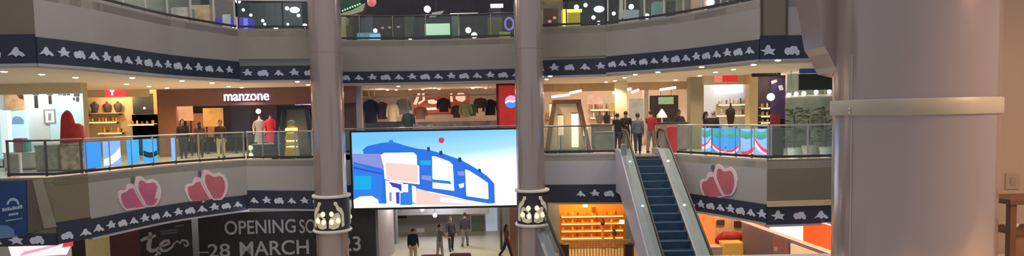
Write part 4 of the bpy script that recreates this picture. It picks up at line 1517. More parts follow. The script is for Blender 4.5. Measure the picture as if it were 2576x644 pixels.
# ---- garments in the middle shop
def garment(label, px, pyt, pyb, Y, m, w=.46, sleeves=True, hang_z=None):
    x = px_(px, Y)
    zt, zb = at(px, pyt, Y).z, at(px, pyb, Y).z
    t = T('hanging_garment', label, 'garment', (x, Y, zb))
    mb = MB()
    h = zt - zb
    mb.rings([((x, Y, zb), w * .5, .10), ((x, Y, zb + h * .45), w * .46, .11), ((x, Y, zb + h * .8), w * .5, .12), ((x, Y, zb + h * .92), w * .42, .09), ((x, Y, zt), w * .12, .05)], 18)
    O('body', mb, m, t, True)
    if sleeves:
        for s in (-1, 1):
            mb = MB()
            mb.tube([(x + s * w * .42, Y, zb + h * .88), (x + s * w * .6, Y, zb + h * .62), (x + s * w * .66, Y - .02, zb + h * .25)], [.07, .075, .06], 10)
            O('sleeve', mb, m, t, True)
    mb = MB()
    hz = zt + .16 if hang_z is None else hang_z
    mb.tube([(x, Y, zt - .03), (x, Y, zt + .06), (x, Y, hz)], .012, 6)
    O('hanger', mb, M_STEEL, t)
    return t


Yg = 33.2
RAILZ = at(1090, 240, Yg).z
rt = T('clothes_rail', 'long clothes rail across the window of the clothes shop above the screen', 'clothes rail', (px_(1090, Yg), Yg, RAILZ))
O('bar', MB().tube([(px_(914, Yg), Yg, RAILZ), (px_(1254, Yg), Yg, RAILZ)], .025, 8), M_STEEL, rt)
for q in (930, 1090, 1240):
    O('drop_rod', MB().tube([(px_(q, Yg), Yg, RAILZ), (px_(q, Yg), Yg, CEILB)], .012, 6), M_STEEL, rt)
G = [(933, 250, 310, (36, 50, 84), .62, 'navy jacket hanging at the left end of the clothes shop window'),
     (962, 256, 300, (92, 78, 112), .5, 'purple grey top hanging beside the navy jacket'),
     (988, 258, 306, (206, 190, 160), .42, 'cream top hanging beside the purple grey top'),
     (1016, 248, 288, (150, 150, 156), .58, 'light grey top hanging left of the red wall graphic'),
     (1027, 284, 322, (38, 58, 76), .44, 'dark teal trousers piece hanging below the light grey top'),
     (1058, 268, 300, (176, 120, 110), .5, 'dusty red striped top hanging in front of the red wall graphic'),
     (1117, 246, 282, (58, 52, 56), .46, 'charcoal jacket hanging in the middle of the clothes shop window'),
     (1149, 264, 296, (96, 78, 76), .36, 'brown grey narrow top hanging right of the charcoal jacket'),
     (1172, 258, 296, (176, 178, 132), .44, 'pale olive top hanging left of the green top'),
     (1188, 262, 292, (104, 134, 100), .4, 'green top hanging near the right of the clothes shop window'),
     (1210, 246, 272, (74, 72, 76), .46, 'dark grey hooded top hanging beside the navy coat'),
     (1234, 250, 290, (38, 36, 62), .54, 'navy coat hanging nearest the red sign board')]
for i, (a, b, c, rgb, w, lb) in enumerate(G):
    Yq = Yg + (0 if i % 2 == 0 else .45)
    garment(lb, a, b, c, Yq, cloth(rgb), w, True, None if i % 2 else RAILZ)
rt2 = T('clothes_rail', 'second clothes rail set just behind the long one in the clothes shop', 'clothes rail', (px_(1090, Yg + .45), Yg + .45, RAILZ))
zr2 = RAILZ - .02
O('bar', MB().tube([(px_(914, Yg), Yg + .45, zr2), (px_(1250, Yg), Yg + .45, zr2)], .025, 8), M_STEEL, rt2)
for q in (940, 1100, 1230):
    O('drop_rod', MB().tube([(px_(q, Yg), Yg + .45, zr2), (px_(q, Yg), Yg + .45, CEILB)], .012, 6), M_STEEL, rt2)
# red wall graphic behind the clothes
t = panel('wall_graphic', 'brick red graphic board with pale shapes behind the hanging clothes', 'wall graphic', 1040, 236, 1182, 285, 37.0, mat('brick red board', (150, 74, 58), .6, noise=.15), .06)
M_PINKL = lit('pale pink letters', (240, 190, 170), .7, .1)
Yw = 37.0
for pts in ([(1040, 262), (1052, 234), (1058, 236), (1048, 264)], [(1052, 258), (1066, 250), (1068, 254), (1054, 263)], [(1062, 236), (1068, 234), (1070, 252), (1064, 252)], [(1076, 252), (1090, 250), (1106, 258), (1092, 262), (1078, 260)],
            [(1132, 236), (1138, 234), (1140, 256), (1134, 256)], [(1146, 240), (1154, 234), (1166, 234), (1172, 240), (1172, 250), (1164, 256), (1152, 254), (1146, 248)], [(1060, 272), (1100, 270), (1100, 276), (1060, 278)]):
    q = [at(x, y, Yw) for x, y in pts]
    O('graphic_shape', MB().prism([(p.x, p.z) for p in q], lambda u, v, d: (u, Yw - d, v), .06, .09), M_PINKL, t)
floor_box('clothes_table', 'table piled with pale folded clothes behind the screen top', 'table', 1040, 1250, 305, 33.9, .9, mat('pale folded cloth', (176, 164, 170), .9, noise=.45, scale=4))
floor_box('clothes_table', 'low blue grey display table at the left of the clothes shop', 'table', 918, 1032, 306, 34.2, .9, mat('blue grey cloth pile', (110, 120, 150), .9, noise=.4, scale=4))
# red board with blue disc
RY = 31.6
t = panel('sign_board', 'tall red sign board with a round blue and white emblem right of the screen top', 'sign', 1256, 216, 1300, 330, RY, lit('red sign board', (200, 50, 48), .35, .15), .1, mat('red board frame', (176, 44, 52), .5))
cxp, cyp, rr = 1286, 256, 16
disc = [(cxp + rr * math.cos(a), cyp + rr * math.sin(a)) for a in [i * 2 * PI / 24 for i in range(24)]]
addpatch(t, 'emblem', disc, RY, lit('emblem blue', (70, 130, 220), 1.0, .1), .1, .12)
addpatch(t, 'emblem', [(cxp + 16 * math.cos(a), cyp + 16 * math.sin(a)) for a in [PI + .3 + i * (PI - .2) / 12 for i in range(13)]], RY, lit('emblem pink', (250, 150, 196), 1.0, .1), .12, .13)
addpatch(t, 'emblem', [(1271, 256), (1280, 251), (1290, 254), (1301, 250), (1301, 254), (1290, 258), (1280, 256), (1272, 261)], RY, lit('emblem white', (226, 240, 255), 1.2, 0), .13, .14)
S('wall_sign_pier', BOX(px_(1250, RY + .2), px_(1312, RY + .2), RY + .0, RY + .3, -.02, CEILB), mat('dark red pier', (120, 46, 46), .6))

# ---- right hand shops of the middle floor
LS = lit('warm ceiling strip', (255, 226, 186), 2.0, 0)
for i, (a, b, ya, yb, lb) in enumerate(((1434, 1462, 234, 228, 'short slanted strip light over the brown framed booth'), (1542, 1588, 234, 223, 'longer slanted strip light left of the ivory pillar'),
                             (1660, 1700, 226, 220, 'strip light in front of the sage pillar'), (1388, 1432, 244, 238, 'low strip light left over the brown framed booth'), (1590, 1606, 232, 226, 'tiny strip light over the ivory pillar'))):
    p, q = at(a, ya, 32.6), at(b, yb, 32.2)
    t = T('strip_light', lb, 'lamp', (p + q) / 2)
    O('tube', MB().tube([p, q], .06, 8), LS, t)
    for w in (.2, .8):
        g = p.lerp(q, w)
        O('hanger_rod', MB().tube([g, Vector((g.x, g.y, CEILB))], .01, 6), M_STEEL, t)
panel('picture', 'pink and white menu board above the right shops', 'picture', 1478, 238, 1516, 262, 33.0 - .01, lit('pink menu', (230, 178, 160), .55, .4, 4), .05)
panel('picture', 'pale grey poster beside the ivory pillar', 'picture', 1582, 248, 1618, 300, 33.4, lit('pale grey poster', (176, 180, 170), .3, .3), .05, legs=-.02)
panel('picture', 'mint oval sign in the dark store behind the red shirted person', 'sign', 1656, 244, 1694, 262, 33.6, lit('mint sign', (150, 180, 140), .5, .2), .06, hang=CEILB)
panel('mounted_display', 'dark store window behind the people at the escalator top', 'window display', 1634, 240, 1706, 320, 34, mat('dark window display', (70, 66, 70), .5, noise=.4, scale=3), .06, legs=-.02)
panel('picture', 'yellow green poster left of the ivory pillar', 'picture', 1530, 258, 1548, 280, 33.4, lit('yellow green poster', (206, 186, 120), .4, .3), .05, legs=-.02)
t = T('paper_tent', 'white pointed display tent behind the red shirted person', 'display', at(1665, 300, 32))
zz = lambda y: at(1665, y, 32).z
x = px_(1665, 32)
O('roof', MB().lathe([(.26, zz(296)), (.24, zz(290)), (.03, zz(274))], (x, 32, 0), 8), lit('white tent', (230, 226, 224), .3, 0), t)
O('post', MB().tube([(x, 32, -.02), (x, 32, zz(290))], .04, 8), M_WHITE, t)
floor_box('snack_stand', 'grey snack stand with small goods right of the brown framed booth', 'stand', 1492, 1540, 312, 30.2, .8, mat('grey stand', (128, 118, 108), .7, noise=.3, scale=4))
floor_box('snack_stand', 'low pale stand at the left foot of the escalator top', 'stand', 1494, 1544, 332, 28.4, .6, mat('taupe stand', (120, 114, 108), .6, noise=.25, scale=3))
for i, (a, b, y, lb) in enumerate(((1372, 1392, 300, 'short shelf left of the brown framed booth'), (1482, 1546, 276, 'upper shelf of packed goods right of the brown framed booth'), (1482, 1546, 296, 'lower shelf of packed goods right of the brown framed booth'))):
    s_, d_ = shelf(lb, a, b, y, 38.0, i > 0, .4)
    goods(d_, 37.8, 3 if i == 0 else 10, 'small mixed item on the ' + lb, 'items on the ' + lb, [mat('rose goods', (190, 120, 104), .6), mat('cream goods', (230, 214, 190), .6), mat('dark goods', (84, 66, 62), .6), mat('olive goods', (150, 140, 96), .6)], .42, None, .34)
for px, py, Y, lb in ((1508, 296, 33.6, 'grey rounded bust among the packed goods'), (1526, 298, 34.2, 'dark slim bust among the packed goods')):
    z = at(px, 312, Y).z
    t = T('display_bust', lb, 'bust', (px_(px, Y), Y, -.02))
    x = px_(px, Y)
    O('torso', MB().rings([((x, Y, z), .1, .08), ((x, Y, z + .25), .2, .12), ((x, Y, z + .42), .2, .1), ((x, Y, z + .5), .06, .06), ((x, Y, z + .58), .07, .07), ((x, Y, z + .66), .03, .03)], 16), mat('taupe bust' if px == 1508 else 'ink bust', (120, 108, 104) if px == 1508 else (52, 46, 50), .7), t, True)
    O('pole', MB().tube([(x, Y, 0), (x, Y, z + .02)], .03, 8), M_DKSTEEL, t)
    O('base', MB().lathe([(.18, -.02), (.18, .01), (.03, .03)], (x, Y, 0), 18), M_DKSTEEL, t)
# long dark counter behind the escalator top
floor_box('service_counter', 'long dark topped counter right of the red shirted person', 'counter', 1650, 1730, 308, 28.2, .7, mat('taupe counter', (138, 126, 120), .6, noise=.2), top=M_BLACK)
tag(O('red_case', pbox(1681, 318, 1709, 386, 26.8, .4, None, -.02, None, .05), mat('deep red case', (150, 36, 46), .6)), 'upright deep red case behind the glass right of the escalator', 'case')
# bright shop
BY = 31.0
panel('mounted_light_box', 'bright white light box high in the shop with the red sign', 'light box', 1800, 216, 1868, 232, BY, lit('cool white box', (236, 240, 255), 1.8, .05), .1)
sA, dA = shelf('upper warm shelf in the bright shop right of the sage pillar', 1802, 1872, 263, BY, True)
sB, dB = shelf('lower warm shelf in the bright shop right of the sage pillar', 1796, 1880, 290, BY, True)
goods(dA, BY - .2, 8, 'small item on the upper shelf of the bright shop', 'goods on the upper bright shelf', hmax=.32)
goods(dB, BY - .2, 8, 'small item on the lower shelf of the bright shop', 'goods on the lower bright shelf', hmax=.3)
bust('dark brown tall bust in the middle of the bright shop', 1838, 29.6, 0.9, 1.05, mat('dark umber', (70, 48, 36), .6))
floor_box('bust_plinth', 'white plinth under the dark brown bust in the bright shop', 'plinth', 1826, 1850, 321, 29.45, .35, M_WHITE)
t = panel('neon_sign', 'red lit sign with a pink glow above the bright shop', 'sign', 1817, 181, 1853, 205, 28.15, lit('red lit sign', (206, 44, 40), .7, .2), .08)
addpatch(t, 'pink_panel', rect(1797, 188, 1816, 207), 28.15, lit('pink sign panel', (226, 130, 120), .6, .1), .0, .06)
# dark plum shop
t = panel('sign_board', 'dark sign board with grey letters over the plum shop', 'sign', 1890, 173, 1962, 193, 27.0, mat('charcoal board', (44, 40, 42), .5), .1)
lm = MB()
for i in range(7):
    a = 1897 + i * 8.6
    q = [at(x, y, 27.0) for x, y in rect(a, 179, a + 5, 187)]
    lm.prism([(p.x, p.z) for p in q], lambda u, v, d: (u, 27.0 - d, v), .1, .115)
O('lettering', lm, mat('grey sign letters', (120, 112, 110), .5), t)
O('hanger_rod', MB().tube([(px_(1925, 27), 26.95, at(1925, 174, 27).z), (px_(1925, 27), 26.95, CEILB)], .015, 6), M_DKSTEEL, t)
for i, (yy, lb) in enumerate(((272, 'top'), (292, 'middle'), (308, 'lowest'))):
    s_, d_ = shelf('amber lit niche shelf at the left of the plum shop, %s one' % lb, 1908, 1932, yy, 29.0, True, .3)
    goods(d_, 28.8, 2, 'small amber item on the %s niche shelf of the plum shop' % lb, 'goods on the %s niche shelf' % lb, hmax=.2)
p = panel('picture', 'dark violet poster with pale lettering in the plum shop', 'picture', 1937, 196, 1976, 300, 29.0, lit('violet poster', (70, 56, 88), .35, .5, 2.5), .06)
addpatch(p, 'white_mark', [(1938, 204), (1952, 200), (1954, 206), (1940, 212)], 29.0, lit('poster white', (196, 196, 210), .5, 0), .06, .07)
addpatch(p, 'white_mark', [(1956, 216), (1966, 214), (1970, 226), (1960, 228)], 29.0, MATS['poster white'], .06, .07)
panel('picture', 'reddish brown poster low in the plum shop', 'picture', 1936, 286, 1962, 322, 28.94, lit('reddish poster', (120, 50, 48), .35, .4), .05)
t = T('globe_lamp', 'bright round lamp in front of the plum shop shelves', 'lamp', at(1939, 244, 28))
c = at(1939, 244, 28)
O('globe', MB().ball(c, .16), lit('warm globe', (255, 240, 214), 2.2, 0), t, True)
O('cord', MB().tube([(c.x, c.y, c.z + .15), (c.x, c.y, CEILB)], .01, 6), M_BLACK, t)
# glass shop, right
t = panel('sign_board', 'deep blue sign board hung over the glass shop beside the near pillar', 'sign', 2010, 150, 2098, 184, 24.5, lit('deep blue board', (18, 62, 120), .35, .08), .12)
O('hanger_rod', MB().tube([(px_(2030, 24.5), 24.45, at(2030, 152, 24.5).z), (px_(2030, 24.5), 24.45, CEILB)], .015, 6), M_DKSTEEL, t)
panel('mounted_display', 'black green window band below the deep blue sign', 'window display', 2008, 186, 2100, 226, 25.2, mat('black green band', (36, 44, 40), .4, noise=.2), .08, hang=CEILB)
t = T('string_lights', 'row of bright bulbs on a bar across the glass shop', 'lamp', at(2038, 236, 25.6))
O('bar', MB().tube([at(1976, 244, 25.6), at(2110, 240, 25.6)], .05, 8), M_WHITE, t)
for px, py in ((1984, 239), (2003, 236), (2022, 235), (2053, 232), (2086, 231)):
    O('bulb', MB().ball(at(px, py, 25.5), .085), lit('bulb glow', (255, 240, 214), 2.4, 0), t, True)
for px in (1990, 2075):
    c = at(px, 240, 25.6)
    O('hanger_rod', MB().tube([c, Vector((c.x, c.y, CEILB))], .015, 6), M_STEEL, t)


def plant(label, px, pyt, Y, pot_m, leaf, n=26, spread=.45):
    x = px_(px, Y)
    h = at(px, pyt, Y).z
    t = T('potted_plant', label, 'plant', (x, Y, -.02))
    O('pot', MB().lathe([(.16, 0), (.22, .35), (.24, .36), (.2, .36), (.19, .3)], (x, Y, -.02), 18), pot_m, t, True)
    O('stem', MB().tube([(x, Y, .28), (x + .02, Y, h * .5), (x - .01, Y, h * .8)], .02, 6), mat('plant stem', (80, 76, 48), .7), t)
    mb = MB()
    for i in range(n):
        a = random.uniform(0, 2 * PI)
        r = random.uniform(.15, spread)
        z = .45 + (h - .45) * random.random()
        L, w = random.uniform(.22, .34), .06
        c = Vector((x, Y, z))
        d = Vector((math.cos(a), math.sin(a), random.uniform(.2, .7))).normalized()
        s = d.cross(Vector((0, 0, 1))).normalized()
        p0, p1, p2 = c + d * .04, c + d * (r * .6 + L * .4), c + d * (r + L * .5) + Vector((0, 0, -.08))
        v = [mb.bm.verts.new(q) for q in (p0, p1 + s * w, p2, p1 - s * w)]
        v2 = [mb.bm.verts.new(q + Vector((0, 0, -.006))) for q in (p0, p1 + s * w, p2, p1 - s * w)]
        mb.bm.faces.new(v)
        mb.bm.faces.new(v2[::-1])
        for k in range(4):
            mb.bm.faces.new((v[k], v2[k], v2[(k + 1) % 4], v[(k + 1) % 4]))
    O('leaves', mb, leaf, t)
    return t


LEAF = [mat('olive leaf', (92, 104, 74), .6, noise=.3), mat('sage leaf', (122, 134, 108), .6, noise=.3)]
plant('olive leafed potted plant behind the glass, nearest the fascia corner', 1998, 262, 22.5, M_WHITE, LEAF[0], 44, .26)
plant('sage leafed potted plant behind the glass, second from the fascia corner', 2034, 280, 23.6, M_WHITE, LEAF[1], 40, .26)
plant('olive leafed potted plant behind the glass, nearest the near pillar', 2078, 272, 22.6, M_WHITE, LEAF[0], 40, .28)
mannequin('pale sage dressed mannequin between the potted plants', 2056, 276, 24.8, mat('sage dress', (150, 156, 136), .8), col2=mat('stone figure', (176, 172, 160), .6))
floor_box('display_cabinet', 'dark upright cabinet behind the glass right of the blue posters', 'cabinet', 1938, 1972, 322, 23.3, .5, mat('black green cabinet', (48, 50, 48), .5))

# ------------------------------------------------------------------ lower floor
HB = Path([(-13.5, 28.35), (-6.05, 29.0)])
HA = Path([(-17.2, 25.7), (-13.68, 28.15)])
M_HOARD = mat('charcoal hoarding', (40, 40, 46), .6, noise=.12, scale=1.5)
M_HOARDR = mat('maroon hoarding', (92, 50, 56), .6, noise=.3, scale=.5)
M_LETT = mat('silver lettering', (176, 176, 184), .5, noise=.05)
hb = T('hoarding', 'black shop hoarding with silver OPENING SOON and date lettering under the left balcony', 'hoarding', (-9, 28.6, ZA))
mb = MB()
HB.wall(mb, ZA, -2.36, -.12, 0)
O('board', mb, M_HOARD, hb)
o = text_on(HB, 'OPENING', 566, 745, 590, 34, M_LETT, 'lettering', hb, .01, .012)
o = text_on(HB, 'SOON', 754, 846, 586, 34, M_LETT, 'lettering', hb, .01, .012)
o = text_on(HB, '28', 524, 580, 647, 33, M_LETT, 'lettering', hb, .01, .012)
o = text_on(HB, 'MARCH', 604, 778, 644, 36, M_LETT, 'lettering', hb, .01, .012)
o = text_on(HB, '2023', 810, 908, 633, 36, M_LETT, 'lettering', hb, .01, .012)
O('rule', poly_px(HB, [(482, 637), (526, 636), (526, 633), (482, 634)], .01, .02), M_LETT, hb)
ha = T('hoarding', 'maroon to black shop hoarding with large pale brush script under the left balcony', 'hoarding', (-14, 27.5, ZA))
mb = MB()
HA.wall(mb, ZA, -2.2, -.12, 0)
O('board', mb, M_HOARD, ha)
sm_, _z = HA.hit(252, 600)
se_, _z = HA.hit(352, 600)
mb = MB()
mb.strip(*[[HA.pt(s, a, z) for s in (sm_, se_)] for a, z in ((0, ZA + .05), (.02, ZA + .05), (.02, -2.25), (0, -2.25))])
O('maroon_panel', mb, M_HOARDR, ha)
lm = MB()


def stroke(pts, w, mb=lm, path=HA):
    """brush stroke with changing width, laid on the board as a raised ribbon"""
    q = [path.hit(*p) for p in pts]
    up, dn = [], []
    for i, (s, z) in enumerate(q):
        a, b = q[max(i - 1, 0)], q[min(i + 1, len(q) - 1)]
        t = Vector((b[0] - a[0], b[1] - a[1])).normalized()
        ww = w * (.45 + .55 * math.sin(PI * (i + .6) / (len(q) + .2)))
        up.append((s - t.y * ww, z + t.x * ww))
        dn.append((s + t.y * ww, z - t.x * ww))
    for i in range(len(q) - 1):
        mb.prism([up[i], up[i + 1], dn[i + 1], dn[i]], lambda u, v, d: path.pt(u, d, v), .005, .02)


stroke([(377, 584), (378, 592), (377, 604), (374, 616), (374, 626), (380, 631), (392, 629), (400, 622)], .09)
stroke([(354, 606), (364, 600), (378, 597), (392, 592)], .075)
stroke([(400, 620), (412, 618), (426, 612), (424, 605), (414, 606), (405, 614), (402, 624), (408, 631), (420, 630), (432, 622), (438, 612)], .065)
stroke([(438, 612), (446, 606), (452, 612), (458, 604), (470, 606), (474, 614)], .045)
stroke([(462, 614), (468, 620), (476, 612)], .04)
stroke([(388, 648), (394, 640), (398, 634), (404, 640)], .06)
O('brush_lettering', lm, M_LETT, ha)
lm = MB()
for q in ((402, 584, 450, 579), (404, 590, 446, 586), (440, 572, 462, 568)):
    poly_px(HA, [(q[0], q[1]), (q[2], q[3]), (q[2], q[3] - 4), (q[0], q[1] - 4)], .005, .015, lm)
O('faint_lettering', lm, mat('faint grey print', (104, 100, 100), .6), ha)
# bottom left shop
S('wall_lower_left_shop', BOX(-24, -16.95, 27.4, 27.6, ZA, CEILA), M_SHOPW)
S('wall_lower_left_jamb', BOX(px_(196, 24.6), px_(246, 24.6), 24.6, 24.9, ZA, CEILA), mat('cream jamb', (224, 208, 150), .6))
LP_ = Path([(-19.0, 22.4), (px_(186, 24.4), 24.4)])
t = T('shop_sign', 'slanted white and pink lit shop sign at the bottom left corner', 'sign', LP_.pt(2, 0, -2.6))
O('box', poly_px(LP_, [(30, 648), (168, 640), (184, 606), (20, 618)], -.1, .05), lit('white lit fascia', (244, 236, 240), .9, .05), t)
O('pink_edge', poly_px(LP_, [(48, 644), (150, 617), (160, 611), (60, 632)], .05, .07), lit('pink lit edge', (250, 150, 180), 1.0, .1), t)
O('red_end', poly_px(LP_, [(156, 622), (184, 618), (184, 606), (160, 608)], .05, .07), lit('red lit end', (220, 60, 76), .8, .1), t)
for px in (40, 150):
    s_, z_ = LP_.hit(px, 612)
    O('hanger_rod', MB().tube([LP_.pt(s_, -.05, z_ - .05), LP_.pt(s_, -.05, CEILA)], .02, 6), M_DKSTEEL, t)
# centre hall
S('wall_hall_back', BOX(px_(925, 38.5), px_(1330, 38.5), 38.5, 38.7, ZA, CEILA), M_GREYW)
S('wall_hall_left', BOX(px_(942, 31), px_(963, 31), 29.2, 33, ZA, CEILA), mat('lilac grey pier', (150, 142, 146), .6))
S('wall_hall_pier', BOX(px_(962, 35), px_(988, 35), 35, 35.6, ZA, CEILA), mat('warm grey pier', (128, 122, 116), .6))
S('wall_hall_bulkhead', BOX(px_(985, 36), px_(1225, 36), 36, 36.3, at(1100, 540, 36).z, CEILA), mat('grey bulkhead', (146, 140, 136), .6))
panel('mounted_light_box', 'pale blue lit wall panel at the right of the lower hall', 'light panel', 1222, 522, 1251, 596, 38.5, lit('pale sky panel', (170, 186, 206), .5, .08), .06)
panel('glass_door', 'grey green glass doors at the back of the lower hall', 'door', 1186, 541, 1220, 590, 38.5, mat('grey green door', (110, 124, 122), .3), .06, M_STEEL)
panel('picture', 'pale notice on the back wall of the lower hall', 'notice', 1048, 574, 1068, 598, 38.5, lit('pale notice', (176, 176, 174), .2, .1), .05)
panel('mounted_display', 'thin dark shelf sign high on the back wall of the lower hall', 'sign', 994, 544, 1024, 549, 38.5, M_DKSTEEL, .05)
S('pillar_dark', BOX(px_(1252, 33), px_(1258, 33), 33, 33.2, ZA, CEILA), mat('dark post', (60, 62, 72), .5))
S('pillar_lower_right', BOX(px_(1277, 31.5), px_(1302, 31.5), 31.5, 32, ZA, CEILA), mat('rosy grey pier', (150, 128, 124), .6))
# light fittings of the hall
for i, (px, py) in enumerate(((1062, 527), (1094, 542))):
    c = at(px, py, 34)
    t = T('pendant_lamp', ('small lilac pendant lamp under the screen', 'small white pendant lamp over the hall people')[i], 'lamp', c)
    O('globe', MB().ball(c, .12), lit('lilac globe', (200, 190, 226), .9, 0), t, True)
    O('cord', MB().tube([(c.x, c.y, c.z + .1), (c.x, c.y, CEILA)], .01, 6), M_BLACK, t)


def armchair(label, px, py, Y, m):
    x = px_(px, Y)
    t = T('armchair', label, 'chair', (x, Y, ZA))
    O('seat', MB().box(x - .42, x + .42, Y - .4, Y + .4, ZA + .12, ZA + .45, .06), m, t)
    O('backrest', MB().box(x - .45, x + .45, Y + .25, Y + .48, ZA + .3, ZA + .95, .08), m, t)
    for s in (-1, 1):
        O('armrest', MB().box(x + s * .48 - .1, x + s * .48 + .1, Y - .4, Y + .4, ZA + .12, ZA + .64, .06), m, t)
        for f in (-1, 1):
            O('leg', MB().tube([(x + s * .38, Y + f * .32, ZA), (x + s * .38, Y + f * .32, ZA + .14)], .025, 8), M_BLACK, t)
    return t


M_ARM = mat('maroon leather', (96, 44, 42), .5, noise=.1)
armchair('maroon armchair in the lower hall, left of the pair below the screen', 1074, 620, 27.3, M_ARM)
armchair('maroon armchair in the lower hall, right of the pair below the screen', 1148, 620, 27.5, M_ARM)
cs = T('side_cushion', 'pale pink folded pile on the left maroon armchair', 'cushion', (px_(1078, 27.2), 27.25, ZA + .45))
O('cover', MB().box(px_(1078, 27.2) - .2, px_(1078, 27.2) + .2, 27.05, 27.45, ZA + .45, ZA + .62, .07), mat('pale pink cover', (206, 182, 186), .8), cs, True)

# orange lit shop between column and escalator
OY = 33.5
S('wall_orange_shop', BOX(px_(1404, OY), px_(1572, OY), OY, OY + .2, ZA, CEILA), M_ORANGE)
S('wall_orange_shop_jamb', BOX(px_(1378, 32), px_(1404, 32), 32, 32.3, ZA, CEILA), mat('blue grey jamb', (160, 166, 178), .6))
for i, (py, lb) in enumerate(((541, 'top'), (559, 'upper middle'), (577, 'lower middle'), (595, 'lowest'))):
    s_, d_ = shelf('amber shelf on the orange shop wall, %s one of four' % lb, 1410, 1566, py, OY, True, .4, M_ORANGE)
    goods(d_, OY - .2, 13, 'small wares on the %s amber shelf of the orange shop' % lb, 'wares on the %s amber shelf' % lb, [mat('amber wares', (226, 150, 50), .5), mat('caramel wares', (180, 110, 44), .5), mat('gold wares', (236, 190, 90), .5), mat('umber wares', (130, 76, 36), .5)], .26, None, .3)
panel('wall_plaque', 'round dark red plaque above the amber shelves', 'plaque', 1489, 521, 1499, 535, OY - .02, mat('red plaque', (170, 70, 46), .6), .06)
panel('mounted_light_box', 'small white lamp box over the amber shelves', 'lamp', 1466, 514, 1478, 521, OY - .05, lit('white lamp box', (255, 240, 220), 1.8, 0), .08)
panel('mounted_light_box', 'small white lamp box at the right of the amber shelves', 'lamp', 1558, 553, 1570, 563, OY - .45, MATS['white lamp box'], .08)
for i, (px, py, w, h, lb) in enumerate(((1513, 550, 9, 18, 'dark brown vase standing before the amber shelves, left one'), (1542, 576, 10, 18, 'dark brown vase before the amber shelves, right one'))):
    x, z = px_(px, OY - .7), at(px, py + h, OY - .7).z
    t = T('display_vase', lb, 'vase', (x, OY - .7, ZA))
    O('vase', MB().lathe([(.05, z), (.1, z + .08), (.12, z + .2), (.06, z + .3), (.08, z + .36)], (x, OY - .7, 0), 18), mat('umber vase', (88, 50, 30), .5), t, True)
    O('pedestal', MB().lathe([(.16, ZA), (.16, ZA + .05), (.06, ZA + .1), (.06, z - .05), (.13, z)], (x, OY - .7, 0), 18), mat('amber pedestal', (220, 150, 60), .5), t)
# grille fence in front of it
t = T('grille_fence', 'cream grille fence in front of the orange shop', 'fence', (px_(1490, 30), 30, ZA))
zt = at(1500, 606, 30).z
xa, xb = px_(1414, 30), px_(1585, 30)
for z, nm in ((zt, 'top_rail'), (zt - .3, 'middle_rail'), (ZA + .12, 'bottom_rail')):
    O(nm, MB().box(xa, xb, 29.97, 30.03, z - .035, z + .035), mat('cream fence paint', (206, 184, 150), .5), t)
nb = 22
for i in range(nb):
    x = xa + (xb - xa) * (i + .5) / nb
    O('bar', MB().box(x - .022, x + .022, 29.98, 30.02, ZA, zt), MATS['cream fence paint'], t)
for px, lb in ((1414, 'dark squat bin at the left end of the cream grille fence'), (1579, 'dark brown squat bin at the right end of the cream grille fence')):
    x = px_(px, 29.2)
    t = T('litter_bin', lb, 'bin', (x, 29.2, ZA))
    zt2 = at(px, 612, 29.2).z
    O('body', MB().lathe([(.2, ZA), (.22, ZA + .05), (.22, zt2 - .1), (.2, zt2 - .06)], (x, 29.2, 0), 20), mat('dark brown bin', (58, 42, 40), .5), t, True)
    O('lid', MB().lathe([(.23, zt2 - .08), (.23, zt2 - .03), (.1, zt2)], (x, 29.2, 0), 20), M_BLACK, t, True)

# right lower shops
S('wall_orange_right_back', BOX(px_(1738, 30), px_(1900, 30), 30, 30.2, ZA, CEILA), mat('cream shop back', (226, 200, 170), .7, noise=.08))
t = panel('mounted_light_box', 'tall glowing orange panel right of the escalator', 'light panel', 1748, 538, 1797, 648, 28.4, lit('glowing orange panel', (246, 138, 70), .75, .2), .08)
t = panel('dark_picture', 'small dark square frame on the cream wall, left one', 'picture', 1803, 553, 1822, 566, 29.9, mat('dark square', (70, 56, 54), .6), .06)
t = panel('dark_picture', 'small dark square frame on the cream wall, right one', 'picture', 1846, 556, 1864, 572, 29.9, MATS['dark square'], .06)
p = T('market_umbrella', 'half open dark red and brown parasol in the cream shop right of the escalator', 'umbrella', (px_(1826, 28.9), 28.9, ZA))
pa = at(1822, 600, 28.9)
mb = MB()
A_, B_ = at(1797, 606, 28.9), at(1880, 592, 28.9)
mb.tube([A_, A_.lerp(B_, .12), A_.lerp(B_, .3), A_.lerp(B_, .55), A_.lerp(B_, .85), B_], [.04, .20, .34, .28, .16, .05], 12)
O('canopy', mb, mat('dark red canopy', (150, 48, 44), .7, noise=.35, scale=2), p, True)
O('pole', MB().tube([(pa.x, 28.9, ZA), (pa.x, 28.9, pa.z)], .04, 8), M_DKSTEEL, p)
O('base', MB().lathe([(.3, ZA), (.3, ZA + .08), (.05, ZA + .1)], (pa.x, 28.9, 0), 20), M_DKSTEEL, p)
floor_box('shop_counter', 'yellow lit counter below the dark red parasol', 'counter', 1822, 1872, 612, 27.5, .7, lit('yellow counter', (232, 176, 84), .3, .15), ZA)
floor_box('shop_counter', 'white counter beside the glowing orange panel', 'counter', 1770, 1818, 622, 27.6, .6, M_WHITE, ZA)
# side wall with the slanted lit sign
RS = Path([(9.55, 27.6), (10.15, 20.6)])
S('wall_lower_right_side', RS.wall(MB(), ZA, CEILA, -.2, 0), mat('mauve grey side wall', (150, 138, 148), .6, noise=.04))
t = T('shop_sign', 'long slanted white and orange lit shop sign beside the near pillar', 'sign', RS.pt(3, 0, -2.6))
zs = CEILA - .03


def sgn(nm, pxa, pxb, ya, yb, m, n0, n1, top=None):
    (sa, za), (sb, zb) = RS.hit(pxa, ya), RS.hit(pxb, yb)
    mb = MB()
    mb.prism([(sa, za), (sb, zb), (sb, zs if top is None else zb + top), (sa, zs if top is None else za + top)], lambda u, v, d: RS.pt(u, d, v), n0, n1)
    O(nm, mb, m, t)


